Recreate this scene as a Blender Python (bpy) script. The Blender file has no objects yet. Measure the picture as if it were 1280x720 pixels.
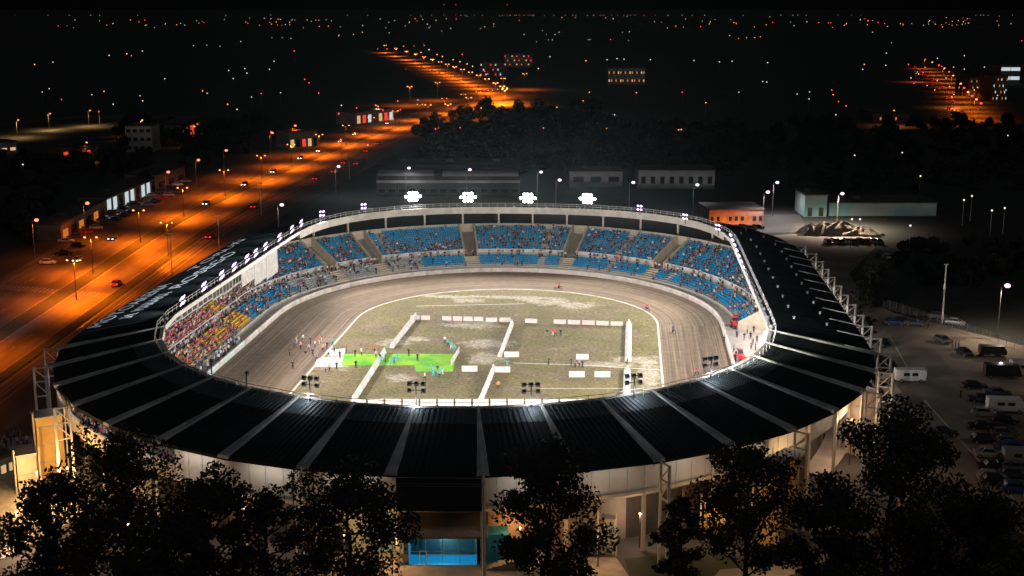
import bpy, bmesh, math, random
import numpy as np
from mathutils import Vector, Matrix, Quaternion
random.seed(7)
rng = np.random.default_rng(7)
R = math.radians
scene = bpy.context.scene
COL = scene.collection

# ------------------------------------------------------------------ camera
FPX, CAMH, HORIZON = 1600.0, 66.0, 10.0          # focal length in pixels of a 1280 px wide frame
PITCH = math.atan((360 - HORIZON) / FPX)
cam = bpy.data.cameras.new("camera")
cam.sensor_width = 36.0
cam.lens = 36.0 * FPX / 1280.0
cam.clip_start, cam.clip_end = 1.0, 60000.0
camo = bpy.data.objects.new("camera", cam)
COL.objects.link(camo)
camo.location = (0, 0, CAMH)
camo.rotation_euler = (math.pi / 2 - PITCH, 0, 0)
scene.camera = camo

# ------------------------------------------------------------------ night sky and moon
world = bpy.data.worlds.new("World")
scene.world = world
world.use_nodes = True
wn = world.node_tree
bg = wn.nodes["Background"]
sky = wn.nodes.new("ShaderNodeTexSky")
sky.sky_type = 'NISHITA'
sky.sun_disc = False
sky.sun_elevation = R(-1.0)
sky.sun_rotation = R(200)
wn.links.new(sky.outputs[0], bg.inputs[0])
bg.inputs[1].default_value = 0.015
moon = bpy.data.lights.new("moon", 'SUN')
moon.energy = 0.10
moon.angle = R(25)
moon.color = (0.85, 0.9, 1.0)
moono = bpy.data.objects.new("moon", moon)
COL.objects.link(moono)
moono.rotation_euler = (R(35), 0, R(20))

scene.view_settings.view_transform = 'Standard'
scene.view_settings.look = 'None'
scene.view_settings.exposure = 0.0
scene.view_settings.gamma = 1.0
scene.view_settings.use_curve_mapping = False
scene.render.engine = 'CYCLES'
cy = scene.cycles
cy.use_denoising = True
cy.max_bounces = 4
cy.diffuse_bounces = 2
cy.glossy_bounces = 2
cy.transmission_bounces = 3
cy.transparent_max_bounces = 6
cy.volume_bounces = 0
cy.sample_clamp_indirect = 2.0
cy.use_light_tree = True
cy.caustics_reflective = False
cy.caustics_refractive = False

# ------------------------------------------------------------------ pixel and stadium frames
def G(x, y, h=0.0):
    """point at height h seen at pixel x, y of the 1280 x 720 photograph"""
    a = (x - 640) / FPX
    b = (360 - y) / FPX
    dy = math.cos(PITCH) + b * math.sin(PITCH)
    dz = -math.sin(PITCH) + b * math.cos(PITCH)
    t = (h - CAMH) / dz
    return Vector((a * t, dy * t, h))

SX, SY, ST = -3.2, 247.0, R(5.2)                  # stadium centre, and how far its long axis is turned
def S2W(u, v, h=0.0):
    return Vector((SX + u * math.cos(ST) + v * math.sin(ST), SY - u * math.sin(ST) + v * math.cos(ST), h))
def L(x, y, h=0.0):
    p = G(x, y, h)
    X, Y = p.x - SX, p.y - SY
    return (X * math.cos(ST) - Y * math.sin(ST), X * math.sin(ST) + Y * math.cos(ST))

# ------------------------------------------------------------------ materials
MATS = {}
def mat(name, col, rough=0.7, metal=0.0, col2=None, scale=1.0, detail=4.0, bump=0.0, stretch=None, coord='Object', trans=0.0, fac=(0.35, 0.65)):
    m = bpy.data.materials.new(name)
    m.use_nodes = True
    nt = m.node_tree
    b = nt.nodes["Principled BSDF"]
    b.inputs["Roughness"].default_value = rough
    b.inputs["Metallic"].default_value = metal
    c = (*col, 1.0)
    b.inputs["Base Color"].default_value = c
    if col2 is not None or bump:
        tc = nt.nodes.new("ShaderNodeTexCoord")
        mp = nt.nodes.new("ShaderNodeMapping")
        if stretch:
            mp.inputs["Scale"].default_value = stretch
        nz = nt.nodes.new("ShaderNodeTexNoise")
        nz.inputs["Scale"].default_value = scale
        nz.inputs["Detail"].default_value = detail
        nt.links.new(tc.outputs[coord], mp.inputs[0])
        nt.links.new(mp.outputs[0], nz.inputs["Vector"])
        if col2 is not None:
            mr = nt.nodes.new("ShaderNodeMapRange")
            mr.inputs["From Min"].default_value, mr.inputs["From Max"].default_value = fac
            mx = nt.nodes.new("ShaderNodeMix")
            mx.data_type = 'RGBA'
            mx.inputs["A"].default_value = c
            mx.inputs["B"].default_value = (*col2, 1.0)
            nt.links.new(nz.outputs["Fac"], mr.inputs["Value"])
            nt.links.new(mr.outputs[0], mx.inputs["Factor"])
            nt.links.new(mx.outputs["Result"], b.inputs["Base Color"])
        if bump:
            bp = nt.nodes.new("ShaderNodeBump")
            bp.inputs["Strength"].default_value = bump
            bp.inputs["Distance"].default_value = 0.1
            nt.links.new(nz.outputs["Fac"], bp.inputs["Height"])
            nt.links.new(bp.outputs[0], b.inputs["Normal"])
    if trans:
        tr = nt.nodes.new("ShaderNodeBsdfTranslucent")
        tr.inputs[0].default_value = c
        ms = nt.nodes.new("ShaderNodeMixShader")
        ms.inputs[0].default_value = trans
        nt.links.new(b.outputs[0], ms.inputs[1])
        nt.links.new(tr.outputs[0], ms.inputs[2])
        nt.links.new(ms.outputs[0], nt.nodes["Material Output"].inputs[0])
    MATS[name] = m
    return m

def emat(name, col, strength, sample=False):
    m = bpy.data.materials.new(name)
    m.use_nodes = True
    nt = m.node_tree
    nt.nodes.remove(nt.nodes["Principled BSDF"])
    e = nt.nodes.new("ShaderNodeEmission")
    e.inputs[0].default_value = (*col, 1.0)
    e.inputs[1].default_value = strength
    nt.links.new(e.outputs[0], nt.nodes["Material Output"].inputs[0])
    m.cycles.emission_sampling = 'AUTO' if sample else 'NONE'
    MATS[name] = m
    return m

# ------------------------------------------------------------------ mesh builder
class MB:
    def __init__(s):
        s.v, s.f, s.m = [], [], []
    def quad(s, a, b, c, d, m=0):
        n = len(s.v)
        s.v += [tuple(a), tuple(b), tuple(c), tuple(d)]
        s.f.append((n, n + 1, n + 2, n + 3)); s.m.append(m)
        return s
    def poly(s, pts, m=0):
        n = len(s.v)
        s.v += [tuple(p) for p in pts]
        s.f.append(tuple(range(n, n + len(pts)))); s.m.append(m)
        return s
    def box(s, c, d, rz=0.0, m=0, M=None):
        n = len(s.v)
        x, y, z = d[0] / 2, d[1] / 2, d[2] / 2
        cs, sn = math.cos(rz), math.sin(rz)
        for dx, dy, dz in ((-x, -y, -z), (x, -y, -z), (x, y, -z), (-x, y, -z), (-x, -y, z), (x, -y, z), (x, y, z), (-x, y, z)):
            if M is not None:
                p = M @ Vector((c[0] + dx, c[1] + dy, c[2] + dz))
                s.v.append(tuple(p))
            else:
                s.v.append((c[0] + dx * cs - dy * sn, c[1] + dx * sn + dy * cs, c[2] + dz))
        for q in ((3, 2, 1, 0), (4, 5, 6, 7), (0, 1, 5, 4), (1, 2, 6, 5), (2, 3, 7, 6), (3, 0, 4, 7)):
            s.f.append(tuple(n + k for k in q)); s.m.append(m)
        return s
    def tube(s, p, q, r0, r1=None, n=6, m=0, caps=True):
        p, q = Vector(p), Vector(q)
        r1 = r0 if r1 is None else r1
        z = (q - p).normalized()
        x = z.orthogonal().normalized()
        y = z.cross(x)
        b = len(s.v)
        for c, r in ((p, r0), (q, r1)):
            for k in range(n):
                a = 2 * math.pi * k / n
                s.v.append(tuple(c + x * (r * math.cos(a)) + y * (r * math.sin(a))))
        for k in range(n):
            k2 = (k + 1) % n
            s.f.append((b + k, b + k2, b + n + k2, b + n + k)); s.m.append(m)
        if caps:
            s.f.append(tuple(b + n - 1 - k for k in range(n))); s.m.append(m)
            s.f.append(tuple(b + n + k for k in range(n))); s.m.append(m)
        return s
    def loft(s, rings, m=0, closed=True, caps=True):
        b = len(s.v)
        n = len(rings[0])
        for r in rings:
            s.v += [tuple(p) for p in r]
        for i in range(len(rings) - 1):
            for k in range(n if closed else n - 1):
                k2 = (k + 1) % n
                s.f.append((b + i * n + k, b + i * n + k2, b + (i + 1) * n + k2, b + (i + 1) * n + k)); s.m.append(m)
        if caps and closed:
            s.f.append(tuple(b + n - 1 - k for k in range(n))); s.m.append(m)
            e = b + (len(rings) - 1) * n
            s.f.append(tuple(e + k for k in range(n))); s.m.append(m)
        return s
    def ball(s, c, r, n=8, rings=5, m=0, sz=1.0):
        rr = []
        for i in range(1, rings):
            t = math.pi * i / rings
            rr.append([(c[0] + r * math.sin(t) * math.cos(2 * math.pi * k / n), c[1] + r * math.sin(t) * math.sin(2 * math.pi * k / n), c[2] - r * sz * math.cos(t)) for k in range(n)])
        return s.loft(rr, m)
    def mesh(s, name, mats):
        me = bpy.data.meshes.new(name)
        me.from_pydata(s.v, [], s.f)
        for mm in (mats if isinstance(mats, (list, tuple)) else [mats]):
            me.materials.append(MATS[mm] if isinstance(mm, str) else mm)
        if any(s.m):
            me.polygons.foreach_set("material_index", s.m)
        me.update()
        return me
    def build(s, name, mats, parent=None, smooth=False, **tags):
        me = s.mesh(name, mats)
        if smooth:
            me.polygons.foreach_set("use_smooth", [True] * len(me.polygons))
        return link(name, me, parent, **tags)

def link(name, me, parent=None, **tags):
    o = bpy.data.objects.new(name, me)
    COL.objects.link(o)
    if parent is not None:
        o.parent = parent
    tag(o, **tags)
    return o

def tag(o, label=None, cat=None, group=None, kind=None, loc=None, rz=None):
    if label: o["label"] = label
    if cat: o["category"] = cat
    if group: o["group"] = group
    if kind: o["kind"] = kind
    if loc is not None: o.location = loc
    if rz is not None: o.rotation_euler = (0, 0, rz)
    return o

def empty(name, loc, rz=0.0, **tags):
    o = bpy.data.objects.new(name, None)
    o.empty_display_size = 0.3
    COL.objects.link(o)
    o.location = loc
    o.rotation_euler = (0, 0, rz)
    return tag(o, **tags)

KIDS = {}
def copy_tree(o, parent=None):
    c = o.copy()
    COL.objects.link(c)
    c.parent = parent
    for ch in o.children:
        copy_tree(ch, c)
    return c

def lamp(kind, name, parent, loc, energy, col, radius=0.2, spot=None, blend=0.5, target=None):
    l = bpy.data.lights.new(name, kind)
    l.energy = energy
    l.color = col
    if kind == 'AREA':
        l.shape = 'RECTANGLE'; l.size, l.size_y = radius, 0.25
    else:
        l.shadow_soft_size = radius
    if kind == 'SPOT':
        l.spot_size = R(spot)
        l.spot_blend = blend
    o = bpy.data.objects.new(name, l)
    COL.objects.link(o)
    o.parent = parent
    o.location = loc
    if target is not None:
        d = Vector(target) - Vector(loc)
        o.rotation_euler = d.to_track_quat('-Z', 'Y').to_euler()
    return o

def stad(o):
    """put an object built in stadium coordinates where the stadium stands"""
    o.location = (SX, SY, 0)
    o.rotation_euler = (0, 0, -ST)
    return o

# ------------------------------------------------------------------ material list
mat('ground_soil', (0.030, 0.031, 0.026), 0.95, col2=(0.016, 0.018, 0.014), scale=0.05, detail=8)
mat('grass_dark', (0.030, 0.036, 0.014), 0.95, col2=(0.018, 0.026, 0.010), scale=0.4, detail=8, bump=0.3)
mat('asphalt', (0.090, 0.084, 0.076), 0.75, col2=(0.032, 0.030, 0.028), scale=0.16, detail=10, stretch=(1.6, 0.22, 1))
mat('asphalt_old', (0.075, 0.072, 0.068), 0.85, col2=(0.045, 0.043, 0.040), scale=0.08, detail=9)
mat('concrete_lot', (0.30, 0.245, 0.19), 0.9, col2=(0.13, 0.105, 0.085), scale=0.07, detail=12, bump=0.2)
mat('paving', (0.30, 0.27, 0.23), 0.85, col2=(0.22, 0.195, 0.165), scale=0.6, detail=7)
mat('road_line', (0.22, 0.21, 0.20), 0.8, col2=(0.09, 0.088, 0.085), scale=0.6, detail=8)
mat('white_line', (0.7, 0.7, 0.68), 0.7, col2=(0.5, 0.49, 0.47), scale=1.5)
mat('concrete', (0.42, 0.40, 0.37), 0.85, col2=(0.33, 0.31, 0.285), scale=0.5, detail=8)
mat('concrete_warm', (0.50, 0.43, 0.34), 0.85, col2=(0.40, 0.345, 0.27), scale=0.7, detail=7)
mat('track_white', (0.62, 0.57, 0.52), 0.7, col2=(0.40, 0.35, 0.30), scale=0.5, detail=9)
mat('board_white', (0.62, 0.60, 0.60), 0.6, col2=(0.44, 0.42, 0.42), scale=0.7, detail=6)
mat('board_mint', (0.50, 0.66, 0.66), 0.55, col2=(0.70, 0.76, 0.76), scale=0.5, detail=5)
mat('board_pink', (0.58, 0.46, 0.46), 0.6, col2=(0.62, 0.57, 0.56), scale=0.8, detail=3)
mat('board_cyan', (0.42, 0.56, 0.60), 0.6, col2=(0.58, 0.62, 0.62), scale=0.8, detail=3)
mat('board_back', (0.10, 0.09, 0.085), 0.8, col2=(0.16, 0.15, 0.14), scale=1.1)
mat('roof_dark', (0.018, 0.024, 0.026), 0.85, 0.0, col2=(0.009, 0.012, 0.013), scale=0.12, detail=10)
MATS['roof_dark'].node_tree.nodes['Principled BSDF'].inputs['Specular IOR Level'].default_value = 0.15
mat('roof_rib', (0.70, 0.70, 0.64), 0.6, col2=(0.34, 0.35, 0.32), scale=0.25, detail=9)
mat('roof_streak_tone', (0.10, 0.125, 0.13), 0.7, col2=(0.06, 0.08, 0.085), scale=0.5, trans=0.12)  # paler roof tone that stands in for light streaks by the rim
mat('steel_white', (0.72, 0.70, 0.67), 0.45, col2=(0.55, 0.53, 0.50), scale=1.2, detail=5)
mat('steel_beige', (0.62, 0.55, 0.45), 0.5, col2=(0.50, 0.44, 0.36), scale=1.2, detail=5)
mat('steel_dark', (0.035, 0.035, 0.038), 0.5, col2=(0.02, 0.02, 0.022), scale=3)
mat('steel_galv', (0.30, 0.30, 0.30), 0.45, 0.5, col2=(0.22, 0.22, 0.22), scale=4)
mat('fascia', (0.50, 0.47, 0.42), 0.5, col2=(0.36, 0.335, 0.30), scale=0.5, detail=7)
mat('cladding', (0.60, 0.56, 0.50), 0.7, col2=(0.36, 0.33, 0.29), scale=0.22, detail=11, stretch=(1, 1, 0.35), fac=(0.3, 0.75))
mat('soffit', (0.30, 0.27, 0.235), 0.9, col2=(0.22, 0.20, 0.17), scale=0.3, detail=8)
mat('ochre_wall', (0.62, 0.40, 0.13), 0.8, col2=(0.52, 0.32, 0.10), scale=0.5, detail=7)
mat('seat_blue', (0.001, 0.32, 0.64), 0.6, col2=(0.001, 0.23, 0.50), scale=0.35, detail=4)
mat('seat_yellow', (0.72, 0.46, 0.05), 0.45, col2=(0.60, 0.36, 0.04), scale=0.35, detail=4)
mat('seat_grey', (0.42, 0.45, 0.46), 0.5, col2=(0.34, 0.36, 0.37), scale=0.35, detail=4)
mat('glass_dark', (0.02, 0.025, 0.03), 0.08)
mat('tyre', (0.012, 0.012, 0.012), 0.85)
mat('rim', (0.45, 0.45, 0.46), 0.35, 0.7)
mat('bark', (0.045, 0.036, 0.028), 0.95, col2=(0.025, 0.02, 0.016), scale=3, bump=0.5)
mat('leaf_a', (0.016, 0.024, 0.009), 0.9)
mat('leaf_b', (0.028, 0.036, 0.015), 0.85)
mat('leaf_dark', (0.007, 0.011, 0.005), 0.9)
mat('brick_wall', (0.30, 0.19, 0.13), 0.85, col2=(0.22, 0.14, 0.10), scale=0.6, detail=7)
mat('plaster', (0.55, 0.50, 0.43), 0.85, col2=(0.44, 0.40, 0.34), scale=0.3, detail=7)
mat('plaster_grey', (0.40, 0.40, 0.40), 0.85, col2=(0.30, 0.30, 0.30), scale=0.25, detail=7)
mat('plaster_teal', (0.16, 0.34, 0.34), 0.85, col2=(0.30, 0.33, 0.31), scale=0.10, detail=9, fac=(0.42, 0.58))
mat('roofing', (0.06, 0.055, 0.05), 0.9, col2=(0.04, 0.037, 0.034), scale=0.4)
mat('sand', (0.30, 0.25, 0.19), 0.95, col2=(0.16, 0.13, 0.10), scale=0.35, detail=9, bump=0.6)
mat('red_paint', (0.62, 0.03, 0.05), 0.4)
mat('teal_cloth', (0.03, 0.42, 0.40), 0.7, col2=(0.05, 0.55, 0.52), scale=3)
mat('carpet_green', (0.23, 0.50, 0.004), 0.85, col2=(0.07, 0.36, 0.008), scale=0.22, detail=7, fac=(0.42, 0.62))
mat('sheet_white', (0.60, 0.58, 0.59), 0.7, col2=(0.44, 0.42, 0.43), scale=0.5, detail=5)

for _m in ('seat_blue', 'seat_yellow'):
    MATS[_m].node_tree.nodes['Principled BSDF'].inputs['Specular IOR Level'].default_value = 0.15
emat('e_flood', (0.93, 0.96, 1.0), 40)
emat('e_flood_violet', (0.74, 0.52, 1.0), 6.0)
emat('e_sodium', (1.0, 0.34, 0.10), 3.2)
emat('e_sodium_red', (1.0, 0.20, 0.12), 3.0)
emat('e_white_lamp', (0.95, 0.68, 0.92), 2.2)
emat('e_far_white', (1.0, 0.88, 0.76), 1.3)
emat('e_far_warm', (1.0, 0.58, 0.28), 2.2)
emat('e_far_orange', (1.0, 0.26, 0.08), 3.2)
emat('e_far_red', (1.0, 0.06, 0.08), 3.0)
emat('e_head', (1.0, 0.80, 0.55), 14)
emat('e_head_cool', (0.80, 0.72, 1.0), 9)
emat('e_tail', (1.0, 0.03, 0.03), 5)
emat('e_warmbulb', (1.0, 0.55, 0.20), 14)
emat('e_window_blue', (0.04, 0.42, 0.62), 0.75)
emat('e_window_white', (0.72, 0.86, 0.90), 0.75)
emat('e_window_warm', (1.0, 0.60, 0.28), 0.7)
emat('e_window_orange', (1.0, 0.30, 0.05), 0.55)
emat('e_window_red', (1.0, 0.06, 0.03), 0.9)
emat('e_blue_sign', (0.10, 0.25, 1.0), 2.0)
# ================================================================== GROUND AND ROADS
def sheet(name, pts, m, z, **t):
    b = MB()
    b.poly([(p[0], p[1], z) for p in pts])
    return b.build(name, m, kind='structure', **t)

def big_ground():
    b = MB()
    xs = [-40000, -8000, -2000, -600, -200, 0, 200, 600, 2000, 8000, 40000]
    ys = [-3000, -500, 0, 200, 400, 800, 1600, 4000, 12000, 45000]
    for i in range(len(xs) - 1):
        for j in range(len(ys) - 1):
            b.quad((xs[i], ys[j], 0), (xs[i + 1], ys[j], 0), (xs[i + 1], ys[j + 1], 0), (xs[i], ys[j + 1], 0))
    return b.build('ground', 'ground_soil', kind='structure')
big_ground()

def catmull(pts, n):
    out = []
    P = [Vector((p[0], p[1])) for p in pts]
    P = [P[0] * 2 - P[1]] + P + [P[-1] * 2 - P[-2]]
    for i in range(1, len(P) - 2):
        for k in range(n):
            t = k / n
            a, b, c, d = P[i - 1], P[i], P[i + 1], P[i + 2]
            out.append(0.5 * ((2 * b) + (c - a) * t + (2 * a - 5 * b + 4 * c - d) * t * t + (3 * b - a - 3 * c + d) * t ** 3))
    out.append(P[-2])
    return out

# the avenue: left and right edge, then strips between them
roadL = catmull([(-121, 60), (-123, 200), (-125, 306), (-127, 411), (-123, 488), (-114, 568), (-100, 668), (-78, 765), (-50, 871), (-28, 915), (-12, 938)], 8)
roadR = catmull([(-80, 60), (-80, 200), (-79, 290), (-77, 380), (-68, 470), (-58, 560), (-47, 640), (-36, 725), (-20, 815), (-6, 880), (4, 905)], 8)
def strip(name, t0, t1, m, z, i0=0, i1=None, left=roadL, right=roadR, kind='structure', height=0.0):
    b = MB()
    i1 = len(left) - 1 if i1 is None else i1
    for i in range(i0, i1):
        q = [left[i].lerp(right[i], t0), left[i].lerp(right[i], t1), left[i + 1].lerp(right[i + 1], t1), left[i + 1].lerp(right[i + 1], t0)]
        b.quad(*[(p.x, p.y, z) for p in q])
        if height:
            b.quad((q[0].x, q[0].y, z - height), (q[0].x, q[0].y, z), (q[3].x, q[3].y, z), (q[3].x, q[3].y, z - height))
            b.quad((q[1].x, q[1].y, z), (q[1].x, q[1].y, z - height), (q[2].x, q[2].y, z - height), (q[2].x, q[2].y, z))
    return b.build(name, m, kind=kind)
def road_at(t, s):
    """point at cross fraction t, index s along the avenue"""
    i = min(int(s), len(roadL) - 2); f = s - i
    return roadL[i].lerp(roadR[i], t).lerp(roadL[i + 1].lerp(roadR[i + 1], t), f)
strip('road', 0.0, 1.0, 'asphalt', 0.02)
strip('pavement', -0.05, 0.0, 'asphalt_old', 0.14, height=0.14)
strip('verge', -0.30, -0.05, 'grass_dark', 0.10)
strip('verge', 0.365, 0.455, 'grass_dark', 0.14, height=0.14)
strip('verge', 0.665, 0.72, 'grass_dark', 0.14, height=0.14)
strip('tram_bed', 0.72, 0.84, 'asphalt_old', 0.03)
for t in (0.735, 0.77, 0.79, 0.825):
    strip('tram_rail', t, t + 0.004, 'steel_galv', 0.05)
for t in (0.01, 0.355, 0.462, 0.655):
    strip('road_marking', t, t + 0.006, 'road_line', 0.026)
def dashes(t, n0, n1):
    b = MB()
    s = n0
    while s < n1:
        a, c = road_at(t, s), road_at(t, s + 0.28)
        d = (c - a).normalized(); n = Vector((-d.y, d.x)) * 0.09
        b.quad(*[(p.x, p.y, 0.027) for p in (a - n, a + n, c + n, c - n)])
        s += 0.85
    b.build('road_marking', 'road_line', kind='structure')
for t in (0.125, 0.24, 0.56): dashes(t, 2, 60)
# zebra crossing over the avenue
b = MB()
for k in range(26):
    t = 0.02 + 0.64 * k / 26
    if 0.36 < t < 0.46: continue
    for s0, s1 in ((15.6, 16.0),):
        a, c = road_at(t, s0), road_at(t, s1)
        a2, c2 = road_at(t + 0.013, s0), road_at(t + 0.013, s1)
        b.quad(*[(p.x, p.y, 0.028) for p in (a, a2, c2, c)])
b.build('pedestrian_crossing', 'road_line', kind='structure')

# the other avenue behind the junction, running away to the upper left of the stadium
r2L = catmull([(-14, 900), (-16, 930), (-40, 1080), (-70, 1240), (-105, 1420), (-160, 1690), (-250, 2100)], 6)
r2R = catmull([(4, 892), (2, 930), (-16, 1090), (-40, 1250), (-70, 1430), (-115, 1700), (-190, 2110)], 6)
strip('road', 0, 1, 'asphalt', 0.034, left=r2L, right=r2R)
strip('road_marking', 0.48, 0.52, 'road_line', 0.040, left=r2L, right=r2R)
# street far to the right
r3L = catmull([G(1163, 150), G(1183, 132), G(1172, 112), G(1150, 95), G(1130, 82)], 6)
r3R = catmull([G(1214, 150), G(1198, 132), G(1185, 112), G(1168, 95), G(1142, 82)], 6)
strip('road', 0, 1, 'asphalt', 0.034, left=[Vector((p.x, p.y)) for p in r3L], right=[Vector((p.x, p.y)) for p in r3R])
# far street at the left edge
r4 = [G(-40, 160), G(30, 153), G(90, 147), G(150, 146), G(240, 148)]
r4L = catmull([(p.x, p.y + 16) for p in r4], 5); r4R = catmull([(p.x, p.y - 16) for p in r4], 5)
strip('road', 0, 1, 'asphalt', 0.034, left=r4L, right=r4R)
r5 = [G(-40, 172), G(30, 166), G(90, 160), G(150, 153)]
r5L = catmull([(p.x, p.y + 12) for p in r5], 5); r5R = catmull([(p.x, p.y - 12) for p in r5], 5)
strip('road', 0, 1, 'asphalt', 0.036, left=r5L, right=r5R)

# paved yards round the stadium
lot = [G(1000, 292), G(1075, 290), G(1105, 300), G(1085, 318), G(1062, 342), G(1075, 372), G(1120, 392), G(1280, 432), G(1500, 470), G(1700, 640), G(1440, 800), G(1180, 800), G(1120, 640), G(1080, 540), G(1000, 420), G(905, 330), G(880, 300)]
sheet('parking_lot', lot, 'concrete_lot', 0.012)
sheet('stadium_apron', [S2W(-74, -70), S2W(-58, -104), S2W(-30, -122), S2W(0, -130), S2W(34, -122), S2W(60, -100), S2W(74, -70), S2W(74, 60), S2W(50, 104), S2W(0, 118), S2W(-50, 104), S2W(-74, 60)][::1], 'asphalt_old', 0.008)
sheet('paved_forecourt', [G(-200, 560), G(40, 545), G(118, 566), G(110, 640), G(20, 690), G(-120, 760), G(-400, 780)], 'paving', 0.016)
sheet('entrance_pavement', [G(415, 690), G(500, 690), G(505, 706), G(640, 706), G(640, 690), G(668, 676), G(690, 690), G(640, 740), G(660, 900), G(400, 900)], 'paving', 0.018)
sheet('path', [G(735, 697), G(770, 697), G(800, 740), G(720, 740)], 'paving', 0.018)
sheet('path', [G(1035, 690), G(1046, 700), G(960, 728), G(880, 735), G(900, 712), G(985, 706)], 'paving', 0.018)
sheet('lawn', [G(780, 698), G(900, 690), G(960, 712), G(870, 760), G(800, 760)], 'grass_dark', 0.014)
sheet('lawn', [G(100, 690), G(210, 690), G(240, 790), G(0, 790)], 'grass_dark', 0.014)
sheet('lawn', [G(1046, 702), G(1100, 660), G(1170, 600), G(1330, 700), G(1300, 900), G(950, 900), G(960, 728)], 'grass_dark', 0.020)
sheet('yard', [G(880, 268), G(1000, 268), G(1010, 290), G(920, 292)], 'asphalt_old', 0.016)
def painted_line(pa, pb, w=0.22, z=0.03, name='road_marking'):
    a, c = Vector(pa), Vector(pb)
    d = (c - a).normalized(); n = Vector((-d.y, d.x, 0)) * w
    MB().quad(*[(p.x, p.y, z) for p in (a - n, a + n, c + n, c - n)]).build(name, 'white_line', kind='structure')
painted_line(G(1155, 500), G(1268, 625), 0.12)
painted_line(G(1112, 420), G(1140, 470), 0.10)

# ================================================================== TRACK AND INFIELD
def ring(uL, uR, vN, vF, bN, bF, eN=2.0, eF=2.0, na=64, ns=28):
    c, w = (uL + uR) / 2, (uR - uL) / 2
    P = []
    sg = lambda x, e: math.copysign(abs(x) ** (2 / e), x)
    for k in range(na):
        a = math.pi * k / na
        P.append((c + w * sg(math.cos(a), eF), vF + bF * sg(math.sin(a), eF)))
    for k in range(ns):
        P.append((uL, vF + (vN - vF) * k / ns))
    for k in range(na):
        a = math.pi + math.pi * k / na
        P.append((c + w * sg(math.cos(a), eN), vN + bN * sg(math.sin(a), eN)))
    for k in range(ns):
        P.append((uR, vN + (vF - vN) * k / ns))
    return P
def resample(P, n, start=0.0):
    P = [Vector(p) for p in P]
    Q = P + [P[0]]
    d = [0.0]
    for i in range(len(P)):
        d.append(d[-1] + (Q[i + 1] - Q[i]).length)
    T = d[-1]
    out = []
    j = 0
    for k in range(n):
        s = ((k / n) * T + start) % T
        j = int(np.searchsorted(d, s, side='right')) - 1
        j = min(j, len(P) - 1)
        f = (s - d[j]) / max(1e-9, d[j + 1] - d[j])
        out.append(Q[j].lerp(Q[j + 1], f))
    return out
def normals(P):
    n = len(P)
    out = []
    for i in range(n):
        t = (P[(i + 1) % n] - P[i - 1]).normalized()
        out.append(Vector((t.y, -t.x)))
    return out

inner = ring(-32.6, 32.6, -35, 20.5, 32.6, 32.6)
fence = ring(-50, 46, -35, 20, 52, 53)
NF = len(inner)

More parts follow.
